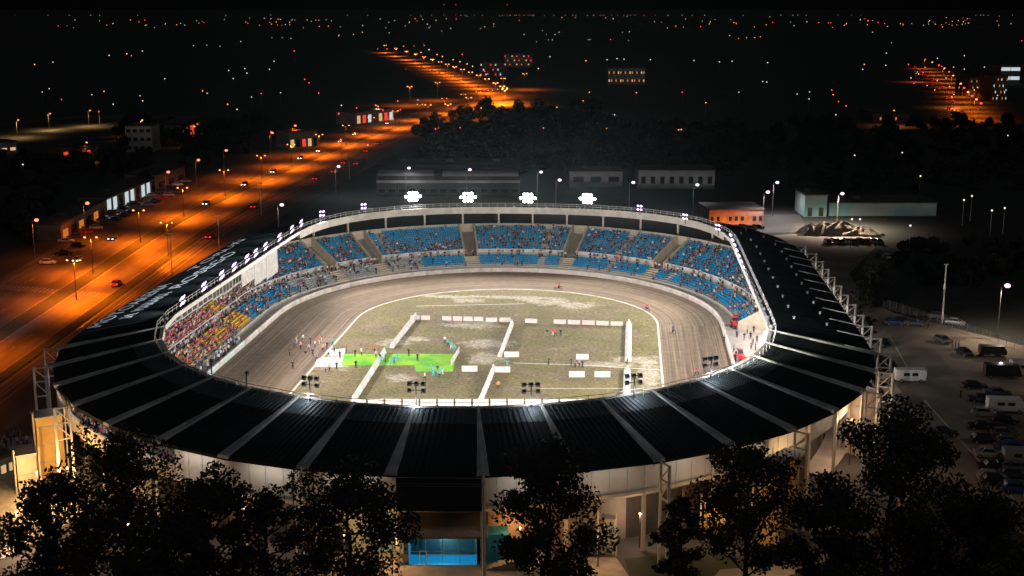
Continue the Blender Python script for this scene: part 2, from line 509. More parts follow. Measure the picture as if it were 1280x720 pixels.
def make_track():
    nt_ = 14
    vs, fs, uv = [], [], []
    s = [0.0]
    for i in range(NF):
        a, b2 = Vector(inner[i]), Vector(inner[(i + 1) % NF])
        s.append(s[-1] + (b2 - a).length)
    for i in range(NF + 1):
        a, c = Vector(inner[i % NF]), Vector(fence[i % NF])
        w = (c - a).length
        for k in range(nt_ + 1):
            p = a.lerp(c, k / nt_)
            vs.append((p.x, p.y, 0.05 + 0.25 * (k / nt_) ** 2))
            uv.append((s[i], k / nt_ * 15.0))
    for i in range(NF):
        for k in range(nt_):
            a = i * (nt_ + 1) + k
            fs.append((a, a + 1, a + nt_ + 2, a + nt_ + 1))
    me = bpy.data.meshes.new('track')
    me.from_pydata(vs, [], fs)
    ul = me.uv_layers.new(name='uv')
    idx = np.empty(len(me.loops), dtype=np.int32)
    me.loops.foreach_get('vertex_index', idx)
    ul.data.foreach_set('uv', np.array(uv, dtype=np.float32)[idx].ravel())
    m = bpy.data.materials.new('shale')
    m.use_nodes = True
    nt = m.node_tree
    B = nt.nodes['Principled BSDF']
    B.inputs['Roughness'].default_value = 0.9
    tc = nt.nodes.new('ShaderNodeTexCoord')
    def noise(scale, sx, sy, detail, coord='UV'):
        mp = nt.nodes.new('ShaderNodeMapping')
        mp.inputs['Scale'].default_value = (sx, sy, 1)
        nz = nt.nodes.new('ShaderNodeTexNoise')
        nz.inputs['Scale'].default_value = scale
        nz.inputs['Detail'].default_value = detail
        nt.links.new(tc.outputs[coord], mp.inputs[0])
        nt.links.new(mp.outputs[0], nz.inputs['Vector'])
        return nz
    def ramp(src, pts):
        cr = nt.nodes.new('ShaderNodeValToRGB')
        e = cr.color_ramp.elements
        e[0].position, e[0].color = pts[0][0], (*pts[0][1], 1)
        e[1].position, e[1].color = pts[-1][0], (*pts[-1][1], 1)
        for p, c in pts[1:-1]:
            x = e.new(p); x.color = (*c, 1)
        nt.links.new(src, cr.inputs[0])
        return cr
    n1 = noise(1.0, 0.010, 1.5, 3)
    n2 = noise(1.0, 0.030, 3.2, 6)
    n3 = noise(0.6, 1, 1, 8, 'Object')
    base = ramp(n1.outputs['Fac'], [(0.30, (0.105, 0.070, 0.044)), (0.5, (0.160, 0.112, 0.074)), (0.70, (0.25, 0.185, 0.13))])
    st = ramp(n2.outputs['Fac'], [(0.36, (0.66, 0.64, 0.62)), (0.56, (1.0, 1.0, 1.0)), (0.72, (1.6, 1.6, 1.58))])
    gr = ramp(n3.outputs['Fac'], [(0.3, (0.8, 0.8, 0.8)), (0.7, (1.15, 1.15, 1.15))])
    def mul(a, b_):
        mx = nt.nodes.new('ShaderNodeMix'); mx.data_type = 'RGBA'; mx.blend_type = 'MULTIPLY'
        mx.inputs['Factor'].default_value = 1.0
        nt.links.new(a, mx.inputs['A']); nt.links.new(b_, mx.inputs['B'])
        return mx.outputs['Result']
    c = mul(mul(base.outputs[0], st.outputs[0]), gr.outputs[0])
    nt.links.new(c, B.inputs['Base Color'])
    bp = nt.nodes.new('ShaderNodeBump'); bp.inputs['Strength'].default_value = 0.35; bp.inputs['Distance'].default_value = 0.15
    nt.links.new(n2.outputs['Fac'], bp.inputs['Height']); nt.links.new(bp.outputs[0], B.inputs['Normal'])
    me.materials.append(m)
    return stad(link('track', me, kind='structure'))
make_track()

PATCHES = [(690, 378, 5.5, 4.0), (722, 382, 5.5, 4.0), (662, 375, 3.2, 2.6), (812, 470, 2.6, 12.0), (800, 450, 5.5, 3.2), (762, 456, 7.5, 2.2), (608, 448, 4.2, 5.0), (495, 428, 4.0, 3.2), (420, 452, 5.0, 5.4), (585, 376, 4.0, 2.8), (500, 473, 3.2, 2.6), (560, 371, 7.0, 2.0), (520, 424, 4.0, 2.0), (590, 405, 7.0, 4.5), (640, 372, 14.0, 1.8), (610, 430, 6.0, 4.0)]
def make_infield():
    m = bpy.data.materials.new('infield_grass')
    m.use_nodes = True
    nt = m.node_tree
    B = nt.nodes['Principled BSDF']
    B.inputs['Roughness'].default_value = 0.95
    tc = nt.nodes.new('ShaderNodeTexCoord')
    def noise(scale, detail, rough=0.6, stretch=(1, 1, 1)):
        mp = nt.nodes.new('ShaderNodeMapping'); mp.inputs['Scale'].default_value = stretch
        nz = nt.nodes.new('ShaderNodeTexNoise')
        nz.inputs['Scale'].default_value = scale; nz.inputs['Detail'].default_value = detail; nz.inputs['Roughness'].default_value = rough
        nt.links.new(tc.outputs['Object'], mp.inputs[0]); nt.links.new(mp.outputs[0], nz.inputs['Vector'])
        return nz.outputs['Fac']
    def rmp(src, a, b_, ca, cb):
        cr = nt.nodes.new('ShaderNodeValToRGB')
        e = cr.color_ramp.elements
        e[0].position, e[0].color, e[1].position, e[1].color = a, (*ca, 1), b_, (*cb, 1)
        nt.links.new(src, cr.inputs[0]); return cr.outputs[0]
    def mix(f, a, b_, mode='MIX'):
        mx = nt.nodes.new('ShaderNodeMix'); mx.data_type = 'RGBA'; mx.blend_type = mode
        if isinstance(f, float): mx.inputs['Factor'].default_value = f
        else: nt.links.new(f, mx.inputs['Factor'])
        nt.links.new(a, mx.inputs['A']); nt.links.new(b_, mx.inputs['B']); return mx.outputs['Result']
    g = rmp(noise(0.10, 6), 0.35, 0.65, (0.105, 0.098, 0.030), (0.195, 0.160, 0.062))
    soil = rmp(noise(0.3, 5), 0.3, 0.7, (0.125, 0.092, 0.055), (0.20, 0.155, 0.095))
    f1 = rmp(noise(0.085, 7, 0.65, (1, 1.6, 1)), 0.46, 0.58, (0, 0, 0), (1, 1, 1))
    c = mix(f1, g, soil)
    pale = rmp(noise(0.5, 4), 0.3, 0.7, (0.30, 0.265, 0.21), (0.46, 0.42, 0.36))
    f2 = rmp(noise(0.12, 8, 0.7, (1, 2.4, 1)), 0.60, 0.70, (0, 0, 0), (0.7, 0.7, 0.7))
    c = mix(f2, c, pale)
    wob = noise(0.35, 7, 0.7)
    for (px, py, rx, ry) in PATCHES:
        u, v = L(px, py)
        mp = nt.nodes.new('ShaderNodeMapping'); mp.vector_type = 'TEXTURE'
        mp.inputs['Location'].default_value = (u, v, 0.046); mp.inputs['Scale'].default_value = (rx, ry, 1)
        ln = nt.nodes.new('ShaderNodeVectorMath'); ln.operation = 'LENGTH'
        nt.links.new(tc.outputs['Object'], mp.inputs[0]); nt.links.new(mp.outputs[0], ln.inputs[0])
        ad = nt.nodes.new('ShaderNodeMath'); ad.operation = 'MULTIPLY_ADD'; ad.inputs[1].default_value = 2.6
        nt.links.new(wob, ad.inputs[0]); nt.links.new(ln.outputs['Value'], ad.inputs[2])
        fm = nt.nodes.new('ShaderNodeMapRange'); fm.inputs['From Min'].default_value = 2.35; fm.inputs['From Max'].default_value = 1.85
        fm.inputs['To Max'].default_value = 0.85
        nt.links.new(ad.outputs[0], fm.inputs['Value'])
        c = mix(fm.outputs[0], c, pale)
    fine = rmp(noise(1.6, 6, 0.75), 0.36, 0.64, (0.34, 0.36, 0.34), (1.55, 1.5, 1.42))
    c = mix(1.0, c, fine, 'MULTIPLY')
    nt.links.new(c, B.inputs['Base Color'])
    bp = nt.nodes.new('ShaderNodeBump'); bp.inputs['Strength'].default_value = 0.5; bp.inputs['Distance'].default_value = 0.1
    nt.links.new(noise(2.5, 6), bp.inputs['Height']); nt.links.new(bp.outputs[0], B.inputs['Normal'])
    b = MB()
    b.poly([(p[0], p[1], 0.046) for p in inner])
    o = b.build('infield', m, kind='structure')
    return stad(o)
make_infield()

def infield_line(pa, pb, w=0.18):
    a, c = Vector(L(*pa)), Vector(L(*pb))
    d = (c - a).normalized(); n = Vector((-d.y, d.x)) * w
    stad(MB().quad(*[(p.x, p.y, 0.066) for p in (a - n, a + n, c + n, c - n)]).build('field_marking', 'white_line', kind='structure'))
infield_line((641, 454), (735, 457)); infield_line((735, 457), (826, 463)); infield_line((520, 383), (655, 380)); infield_line((676, 486), (785, 486), 0.12)

def band(P, o0, o1, z0, z1, m, name, parent=None, top=True, **t):
    """raised band following a closed curve, between offsets o0 and o1"""
    P = [Vector(p) for p in P]; N = normals(P); n = len(P)
    b = MB()
    for i in range(n):
        j = (i + 1) % n
        a0, a1 = P[i] + N[i] * o0, P[i] + N[i] * o1
        c0, c1 = P[j] + N[j] * o0, P[j] + N[j] * o1
        b.quad((a0.x, a0.y, z1), (a1.x, a1.y, z1), (c1.x, c1.y, z1), (c0.x, c0.y, z1))
        b.quad((a0.x, a0.y, z0), (a0.x, a0.y, z1), (c0.x, c0.y, z1), (c0.x, c0.y, z0))
        b.quad((a1.x, a1.y, z1), (a1.x, a1.y, z0), (c1.x, c1.y, z0), (c1.x, c1.y, z1))
    return b.build(name, m, parent, **t)
stad(band(inner, -0.28, 0.14, 0.02, 0.13, 'track_white', 'track_kerb', kind='structure'))
stad(band(fence, 0.4, 3.0, 0.0, 0.32, 'concrete', 'trackside_walkway', kind='structure'))

# track fence of padded panels, one part each
fr = resample(fence, 132)
fnm = normals(fr)
tf = stad(empty('track_fence', (0, 0, 0), label='low white and pink padded safety fence round the dirt track', cat='fence'))
for i in range(132):
    a, c = fr[i], fr[(i + 1) % 132]
    n = (fnm[i] + fnm[(i + 1) % 132]).normalized()
    d = (c - a) * 0.012
    a2, c2 = a + d, c - d
    b = MB()
    prof = [(-0.30, 0.22), (-0.30, 1.10), (-0.12, 1.34), (0.16, 1.34), (0.28, 1.10), (0.28, 0.22)]
    b.loft([[(p.x + n.x * o, p.y + n.y * o, z) for o, z in prof] for p in (a2, c2)])
    if abs(a.x + 50) < 0.5 and a.y < -2:
        m = ['board_cyan', 'board_white', 'board_cyan'][i % 3]
    else:
        m = ['track_white', 'board_pink', 'track_white', 'track_white', 'board_pink'][(i * 7 // 3) % 5]
    b.build('fence_panel', m, tf)
# ================================================================== STADIUM
stadium = stad(empty('stadium', (0, 0, 0), label='oval speedway stadium with a dark ribbed ring roof and blue and yellow seats', cat='stadium'))
NS = 250
FS = resample(fence, NS)
FN = normals(FS)
ROWS = [(3.0 + 0.75 * k, 1.3 + 0.35 * k, 0) for k in range(5)] + [(7.95 + 0.75 * k, 3.9 + 0.42 * k, 1) for k in range(12)]
def sp(i, o, h, f=0.0):
    i0 = int(i) % NS; i1 = (i0 + 1) % NS
    p = (FS[i0] + FN[i0] * o).lerp(FS[i1] + FN[i1] * o, f)
    return (p.x, p.y, h)
def near_index(px, py, h, o):
    u, v = L(px, py, h)
    q = Vector((u, v))
    return min(range(NS), key=lambda i: (FS[i] + FN[i] * o - q).length)
GAPS = {}
for px, py in ((597, 305), (737, 303), (859, 318), (455, 306), (365, 310)):
    g = near_index(px, py, 6.0, 11.5)
    GAPS[g] = 1; GAPS[(g + 1) % NS] = 2
AISLE = set((near_index(801, 305, 6.0, 11.5) + 10 * k) % NS for k in range(25))
WALLO = 16.95
PIT = set(i for i in range(NS) if FS[i].x > 38 and -62 < FS[i].y < 16)

mat('paving_pale', (0.50, 0.44, 0.41), 0.85, col2=(0.38, 0.33, 0.31), scale=0.4, detail=7)
def terrace(i0, n):
    b = MB()
    for s in range(n):
        i = (i0 + s) % NS
        prof = [(3.0, 0.0), (3.0, 1.3)]
        for o, h, t in ROWS[:5]:
            prof += [(o + 0.75, h), (o + 0.75, h + 0.35)]
        prof[-1] = (6.75, 3.05)
        prof += [(7.95, 3.05)]
        if i in PIT:
            prof = [(3.0, 0.0), (3.0, 0.34), (WALLO, 0.36)]
        elif i in GAPS:
            prof += [(WALLO, 3.05)]
        else:
            prof += [(7.95, 3.9)]
            for o, h, t in ROWS[5:]:
                prof += [(o + 0.75, h), (o + 0.75, h + 0.42)]
        for (o, h), (o2, h2) in zip(prof[:-1], prof[1:]):
            b.quad(sp(i, o, h), sp(i, o2, h2), sp(i + 1, o2, h2), sp(i + 1, o, h), 4 if i in PIT else (0 if i not in GAPS else 1))
        if i in PIT: continue
        # underside of the raked stand
        b.quad(sp(i, WALLO + 0.3, 7.9), sp(i, 4.0, 0.35), sp(i + 1, 4.0, 0.35), sp(i + 1, WALLO + 0.3, 7.9), 2)
        # front barrier strip on the upper tier
        if i not in GAPS:
            b.quad(sp(i, 7.95, 3.9), sp(i, 7.95, 4.75), sp(i + 1, 7.95, 4.75), sp(i + 1, 7.95, 3.9), 3)
    return b.build('terrace', ['concrete', 'concrete_warm', 'soffit', 'board_white', 'paving_pale'], stadium)
for k in range(25):
    terrace(k * 10, 10)
def gap_wall(i, f):
    """raked side wall of a stair opening"""
    b = MB()
    for a, c in ((0, 1),):
        n = 7
        for k in range(n):
            o0 = 7.7 + (WALLO - 7.7) * k / n; o1 = 7.7 + (WALLO - 7.7) * (k + 1) / n
            h0 = 4.9 + 5.04 * k / n; h1 = 4.9 + 5.04 * (k + 1) / n
            for w in (-0.10, 0.12):
                b.quad(sp(i, o0, 3.0, f + w), sp(i, o1, 3.0, f + w), sp(i, o1, h1, f + w), sp(i, o0, h0, f + w))
            b.quad(sp(i, o0, h0, f - 0.10), sp(i, o1, h1, f - 0.10), sp(i, o1, h1, f + 0.12), sp(i, o0, h0, f + 0.12))
        b.quad(sp(i, 7.7, 3.0, f - 0.1), sp(i, 7.7, 4.9, f - 0.1), sp(i, 7.7, 4.9, f + 0.12), sp(i, 7.7, 3.0, f + 0.12))
    b.build('stair_wall', 'concrete_warm', stadium)
for g, w in GAPS.items():
    if w == 1:
        gap_wall(g, 0.12); gap_wall((g + 1) % NS, 0.88)
# front rail of the lower tier
for k in range(50):
    b = MB()
    for s in range(5):
        i = k * 5 + s
        if i in PIT: continue
        for h in (1.75, 2.15):
            b.tube(sp(i, 3.0, h), sp(i + 1, 3.0, h), 0.035, n=4, caps=False)
        b.tube(sp(i, 3.0, 1.3), sp(i, 3.0, 2.15), 0.035, n=4, caps=False)
    if b.v: b.build('handrail', 'steel_galv', stadium)

# end wall of the right stand and mint banner wall of the pit bay
_e = max(PIT, key=lambda i: FS[i].y)
b = MB()
for q in range(8):
    o0, o1 = 3.0 + 14 * q / 8, 3.0 + 14 * (q + 1) / 8
    b.quad(sp(_e + 1, o0, 0), sp(_e + 1, o1, 0), sp(_e + 1, o1, 2.2 + 7.6 * (q + 1) / 8), sp(_e + 1, o0, 2.2 + 7.6 * q / 8))
b.build('end_wall', 'concrete_warm', stadium)
for i in sorted(PIT):
    if FS[i].y > 8: continue
    b = MB()
    b.loft([[sp(i, 6.4, .36, .03), sp(i, 8.2, 3.4, .03), sp(i, 8.4, 3.4, .03), sp(i, 6.6, .36, .03)], [sp(i, 6.4, .36, .97), sp(i, 8.2, 3.4, .97), sp(i, 8.4, 3.4, .97), sp(i, 6.6, .36, .97)]])
    b.build('banner_panel', 'board_mint', stadium)

# ---- seats
SEAT_V = []
def seat_template():
    b = MB()
    b.box((0, -0.05, 0.42), (0.44, 0.40, 0.06))
    b.box((0, 0.17, 0.66), (0.44, 0.06, 0.46))
    return np.array(b.v, dtype=np.float64), np.array([f for f in b.f], dtype=np.int32)
SV, SF = seat_template()
def frame_at(i, o, f):
    i0 = i % NS; i1 = (i + 1) % NS
    n = (FN[i0].lerp(FN[i1], f)).normalized()
    p = (FS[i0] + FN[i0] * o).lerp(FS[i1] + FN[i1] * o, f)
    return p, n
def seats_for(i0, n):
    by = {}
    for s in range(n):
        i = (i0 + s) % NS
        if i in GAPS or i in PIT or i in AISLE or FS[i].y < -66: continue
        for r, (o, h, t) in enumerate(ROWS):
            v = FS[i].y; u = FS[i].x
            if u < -30 and v < 13: m = 'seat_yellow'
            else: m = 'seat_blue'
            if t == 0 and -48 < u < -23 and v > 40: m = 'seat_grey'
            wid = (FS[(i + 1) % NS] + FN[(i + 1) % NS] * o - FS[i] - FN[i] * o).length
            ns = max(2, int(wid / 0.56))
            for q in range(ns):
                p, nn = frame_at(i, o + 0.38, (q + 0.5) / ns)
                by.setdefault(m, []).append((p.x, p.y, h, nn.x, nn.y))
    for m, lst in by.items():
        A = np.array(lst)
        k = len(A)
        X = np.zeros((k, len(SV), 3))
        # local y outward, local x along the row
        X[:, :, 0] = A[:, None, 0] + SV[None, :, 0] * (-A[:, None, 4]) + SV[None, :, 1] * A[:, None, 3]
        X[:, :, 1] = A[:, None, 1] + SV[None, :, 0] * A[:, None, 3] + SV[None, :, 1] * A[:, None, 4]
        X[:, :, 2] = A[:, None, 2] + SV[None, :, 2]
        F = (SF[None] + (np.arange(k) * len(SV))[:, None, None]).reshape(-1, 4)
        o = link('seat_block', np_mesh('seat_block', X.reshape(-1, 3), F, [m]), stadium, kind='stuff')
def np_mesh(name, V, F, mats, mi=None):
    me = bpy.data.meshes.new(name)
    n, k = F.shape
    me.vertices.add(len(V)); me.vertices.foreach_set('co', V.astype(np.float32).ravel())
    me.loops.add(n * k); me.loops.foreach_set('vertex_index', F.astype(np.int32).ravel())
    me.polygons.add(n); me.polygons.foreach_set('loop_start', np.arange(0, n * k, k, dtype=np.int32))
    if mi is not None: me.polygons.foreach_set('material_index', mi.astype(np.int32))
    for m in mats: me.materials.append(MATS[m] if isinstance(m, str) else m)
    me.update(calc_edges=True); me.validate()
    return me
for k in range(25):
    seats_for(k * 10, 10)

# ---- roof
RIC = ring(-49.3, 48.7, -42, 30, 48.5, 48, 2.0, 2.5, na=90, ns=40)
NR = 56
_d = resample(RIC, 2000)
_best = min(range(2000), key=lambda i: (_d[i] - Vector((-1.1, -90.4))).length)
_per = sum((_d[i] - _d[i - 1]).length for i in range(2000))
RI = resample(RIC, NR, start=_best / 2000 * _per)      # rib 0 is the one just left of the entrance axis
RN = normals(RI)
RDEP, HI, HO = 16.0, 16.0, 13.0
def rp(k, off, dz=0.0, f=0.0):
    a = RI[k % NR] + RN[k % NR] * off
    if f:
        c = RI[(k + 1) % NR] + RN[(k + 1) % NR] * off
        a = a.lerp(c, f)
    return Vector((a.x, a.y, HI + (HO - HI) * off / RDEP + dz))
for k in range(NR):
    near = RI[k].y < -58 and RI[(k + 1) % NR].y < -58
    streak_d = 4.2 if near else 0.0  # depth of the roof strip coloured paler for floodlight streaks
    nse = 13
    def roofbay(o0, o1, name, m):
        b = MB()
        b.quad(rp(k, o0), rp(k, o1), rp(k + 1, o1), rp(k + 1, o0), 0)
        b.quad(rp(k, o0, -0.30), rp(k + 1, o0, -0.30), rp(k + 1, o1, -0.30), rp(k, o1, -0.30), 1 if len(m) > 1 else 0)
        for q in range(1, nse):
            f = q / nse; w = 0.011
            a0, a1 = rp(k, o0, 0, f - w), rp(k, o0, 0, f + w)
            c0, c1 = rp(k, o1, 0, f - w), rp(k, o1, 0, f + w)
            z = Vector((0, 0, 0.11))
            b.quad(a0 + z, c0 + z, c1 + z, a1 + z, len(m) - 1 if len(m) > 2 else 0)
            b.quad(a0, c0, c0 + z, a0 + z); b.quad(a1 + z, c1 + z, c1, a1)
        b.build(name, m, stadium)
    roofbay(streak_d, RDEP, 'roof_panel', ['roof_dark', 'soffit'])
    if streak_d:
        roofbay(0.0, streak_d, 'lit_streak_strip', ['roof_streak_tone'])
    # outer edge trim
    b = MB()
    a, c = rp(k, RDEP), rp(k + 1, RDEP)
    b.quad(a + Vector((0, 0, 0.02)), c + Vector((0, 0, 0.02)), c + Vector((0, 0, -0.45)), a + Vector((0, 0, -0.45)))
    b.build('eaves_trim', 'roof_dark', stadium)
    # rib, narrow at the rim and wide at the eaves
    t = Vector((-RN[k].y, RN[k].x, 0))
    b = MB()
    r0, r1 = rp(k, -0.15), rp(k, RDEP + 0.35)
    w0, w1, h0, h1 = 0.14, 0.78, 0.26, 0.42
    b.loft([[r0 - t * w0, r0 - t * w0 * .8 + Vector((0, 0, h0)), r0 + t * w0 * .8 + Vector((0, 0, h0)), r0 + t * w0],
            [r1 - t * w1, r1 - t * w1 * .8 + Vector((0, 0, h1)), r1 + t * w1 * .8 + Vector((0, 0, h1)), r1 + t * w1]])
    if RI[k].y < -46: b.build('roof_rib', 'roof_rib', stadium)
    # steel beam under the roof and column at the back of the stand
    b = MB()
    q0, q1 = rp(k, 0.2, -0.35), rp(k, 15.0, -0.35)
    b.loft([[q0 - t * .12, q0 + t * .12, q0 + t * .12 - Vector((0, 0, .35)), q0 - t * .12 - Vector((0, 0, .35))],
            [q1 - t * .14, q1 + t * .14, q1 + t * .14 - Vector((0, 0, .9)), q1 - t * .14 - Vector((0, 0, .9))]])
    b.build('roof_beam', 'steel_beige', stadium)
    b = MB()
    cpt = rp(k, 12.6)
    b.box((cpt.x, cpt.y, (cpt.z - 0.9) / 2), (0.42, 0.42, cpt.z - 0.9), rz=math.atan2(t.y, t.x))
    b.box((cpt.x, cpt.y, cpt.z - 1.2), (0.60, 0.75, 0.45), rz=math.atan2(t.y, t.x))
    b.build('column', 'steel_beige', stadium)
    # fascia of the rim
    b = MB()
    fz = -1.55 if RI[k].y > 42 else -0.5
    for f0 in range(3):
        a, c = rp(k, -0.22, 0.12, f0 / 3), rp(k, -0.22, 0.12, (f0 + 1) / 3)
        a2, c2 = rp(k, -0.40, fz, f0 / 3), rp(k, -0.40, fz, (f0 + 1) / 3)
        a3, c3 = rp(k, 0.35, 0.16, f0 / 3), rp(k, 0.35, 0.16, (f0 + 1) / 3)
        a4, c4 = rp(k, 0.25, fz, f0 / 3), rp(k, 0.25, fz, (f0 + 1) / 3)
        b.quad(a2, c2, c, a); b.quad(a, c, c3, a3); b.quad(a4, a2, c2, c4)
        b.quad(a3, c3, c4, a4)
    b.build('fascia', 'fascia', stadium)
    b = MB()
    for h in (0.65, 1.15):
        b.tube(rp(k, 0.9, h), rp(k + 1, 0.9, h), 0.045, n=4, caps=False)
    for f0 in range(4):
        b.tube(rp(k, 0.9, -0.1, f0 / 4), rp(k, 0.9, 1.15, f0 / 4), 0.045, n=4, caps=False)
    b.build('handrail', 'steel_white', stadium)
    # white steel hanging frame outside the eaves
    b = MB()
    g1, g2 = rp(k, 16.7), rp(k, 18.7)
    top = 13.2
    for g, r in ((g1, 0.17), (g2, 0.20)):
        b.tube((g.x, g.y, 0.0), (g.x, g.y, top), r, n=6)
    for z in (top - 0.15, 10.9, 8.6):
        b.tube((g1.x, g1.y, z), (g2.x, g2.y, z), 0.13, n=5)
    b.tube((g1.x, g1.y, 10.9), (g2.x, g2.y, top - .15), 0.09, n=5)
    b.tube((g1.x, g1.y, 8.6), (g2.x, g2.y, 10.9), 0.09, n=5)
    e = rp(k, 11.5, 0.45)
    b.tube((g1.x, g1.y, top), e, 0.09, n=5)
    if not (RI[k].x < 0 and RI[k].y > -46) and RI[k].y < 44 and (RI[k].y > -62 or k % 2 == 1):
        b.build('mast_frame', 'steel_white', stadium)
    # small roof anchors
    for off in ((5.0, 10.5) if RI[k].y > -46 and RI[k].x > 0 else ()):
        b = MB()
        p = rp(k, off, 0.0, 0.5)
        b.loft([[(p.x + sx * r, p.y + sy * r, p.z + z) for sx, sy in ((-1, -1), (1, -1), (1, 1), (-1, 1))] for r, z in ((0.14, 0.0), (0.14, 0.42), (0.21, 0.44), (0.21, 0.52))])
        b.build('roof_anchor', 'steel_white', stadium)

# ---- back walls of the stand, one part for each bay
for k in range(NR):
    u, v = RI[k].x, RI[k].y
    i = min(range(NS), key=lambda q: (FS[q] + FN[q] * WALLO - (RI[k] + RN[k] * 14.2)).length)
    j = min(range(NS), key=lambda q: (FS[q] + FN[q] * WALLO - (RI[(k + 1) % NR] + RN[(k + 1) % NR] * 14.2)).length)
    n = (j - i) % NS
    um = (RI[k].x + RI[(k + 1) % NR].x) / 2
    tall = v < -72 and -26 < um < 38
    z1 = 12.9 if tall else 9.95
    m = 'cladding' if tall else 'concrete_warm'
    if v > -45 and u < -30 and v < 34: z1, m = 11.6, 'cladding'
    b = MB()
    for s in range(n):
        for o in (WALLO + 0.02, WALLO + 0.32):
            b.quad(sp(i + s, o, 7.7), sp(i + s + 1, o, 7.7), sp(i + s + 1, o, z1), sp(i + s, o, z1))
        b.quad(sp(i + s, WALLO + .02, z1), sp(i + s + 1, WALLO + .02, z1), sp(i + s + 1, WALLO + .32, z1), sp(i + s, WALLO + .32, z1))
    b.build('back_wall', m, stadium)
    if tall:      # cladding battens and a gutter
        b = MB()
        for s in range(n):
            b.tube(sp(i + s, WALLO + .38, 12.35), sp(i + s + 1, WALLO + .38, 12.35), 0.07, n=4, caps=False)
            b.tube(sp(i + s, WALLO + .38, 8.3), sp(i + s + 1, WALLO + .38, 8.3), 0.10, n=4, caps=False)
            b.tube(sp(i + s, WALLO + .36, 7.8), sp(i + s, WALLO + .36, 12.8), 0.022, n=4, caps=False)
        b.build('wall_batten', 'steel_galv', stadium)
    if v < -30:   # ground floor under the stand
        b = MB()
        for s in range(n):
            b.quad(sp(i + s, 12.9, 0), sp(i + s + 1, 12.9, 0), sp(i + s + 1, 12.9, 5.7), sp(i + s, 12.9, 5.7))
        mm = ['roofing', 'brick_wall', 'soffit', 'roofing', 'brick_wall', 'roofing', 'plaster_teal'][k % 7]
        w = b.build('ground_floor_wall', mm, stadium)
        b = MB()
        b.quad(sp(i + 1, 13.0, 0.1), sp(i + 2, 13.0, 0.1), sp(i + 2, 13.0, 2.6), sp(i + 1, 13.0, 2.6))
        b.build('door', 'steel_dark', w)

# ---- glazed box fronts on the inner left side under the rim (pale hanging banners)
for k, (v0, v1, z0, z1) in enumerate([(-44, -36, 13.3, 14.7), (-35.6, -27.5, 13.1, 14.7), (-27, -19, 13.0, 14.7), (-18.6, -13, 12.5, 14.7), (-12.6, -7, 12.2, 14.7), (-6.6, -1, 12.4, 14.7), (-0.4, 8, 11.2, 14.7), (8.4, 17, 9.6, 14.7), (17.3, 26, 9.0, 14.7)]):
    b = MB()
    b.box((-51.2, (v0 + v1) / 2, (z0 + z1) / 2), (0.14, v1 - v0, z1 - z0))
    p = b.build('hanging_banner', 'board_white' if k > 5 else 'seat_grey', stadium)
    b = MB()
    for vv in (v0 + .8, v1 - .8): b.tube((-51.2, vv, z1), (-51.2, vv, 15.5), 0.05, n=4)
    b.build('hanger', 'steel_galv', p)
    if k < 6:
        for q in range(3):
            b = MB(); w_ = (v1 - v0) / 3
            b.box((-51.11, v0 + w_ * (q + .5), (z0 + z1) / 2 - .05), (0.05, w_ * .78, (z1 - z0) * .62)); b.build('pane', 'glass_dark', p)

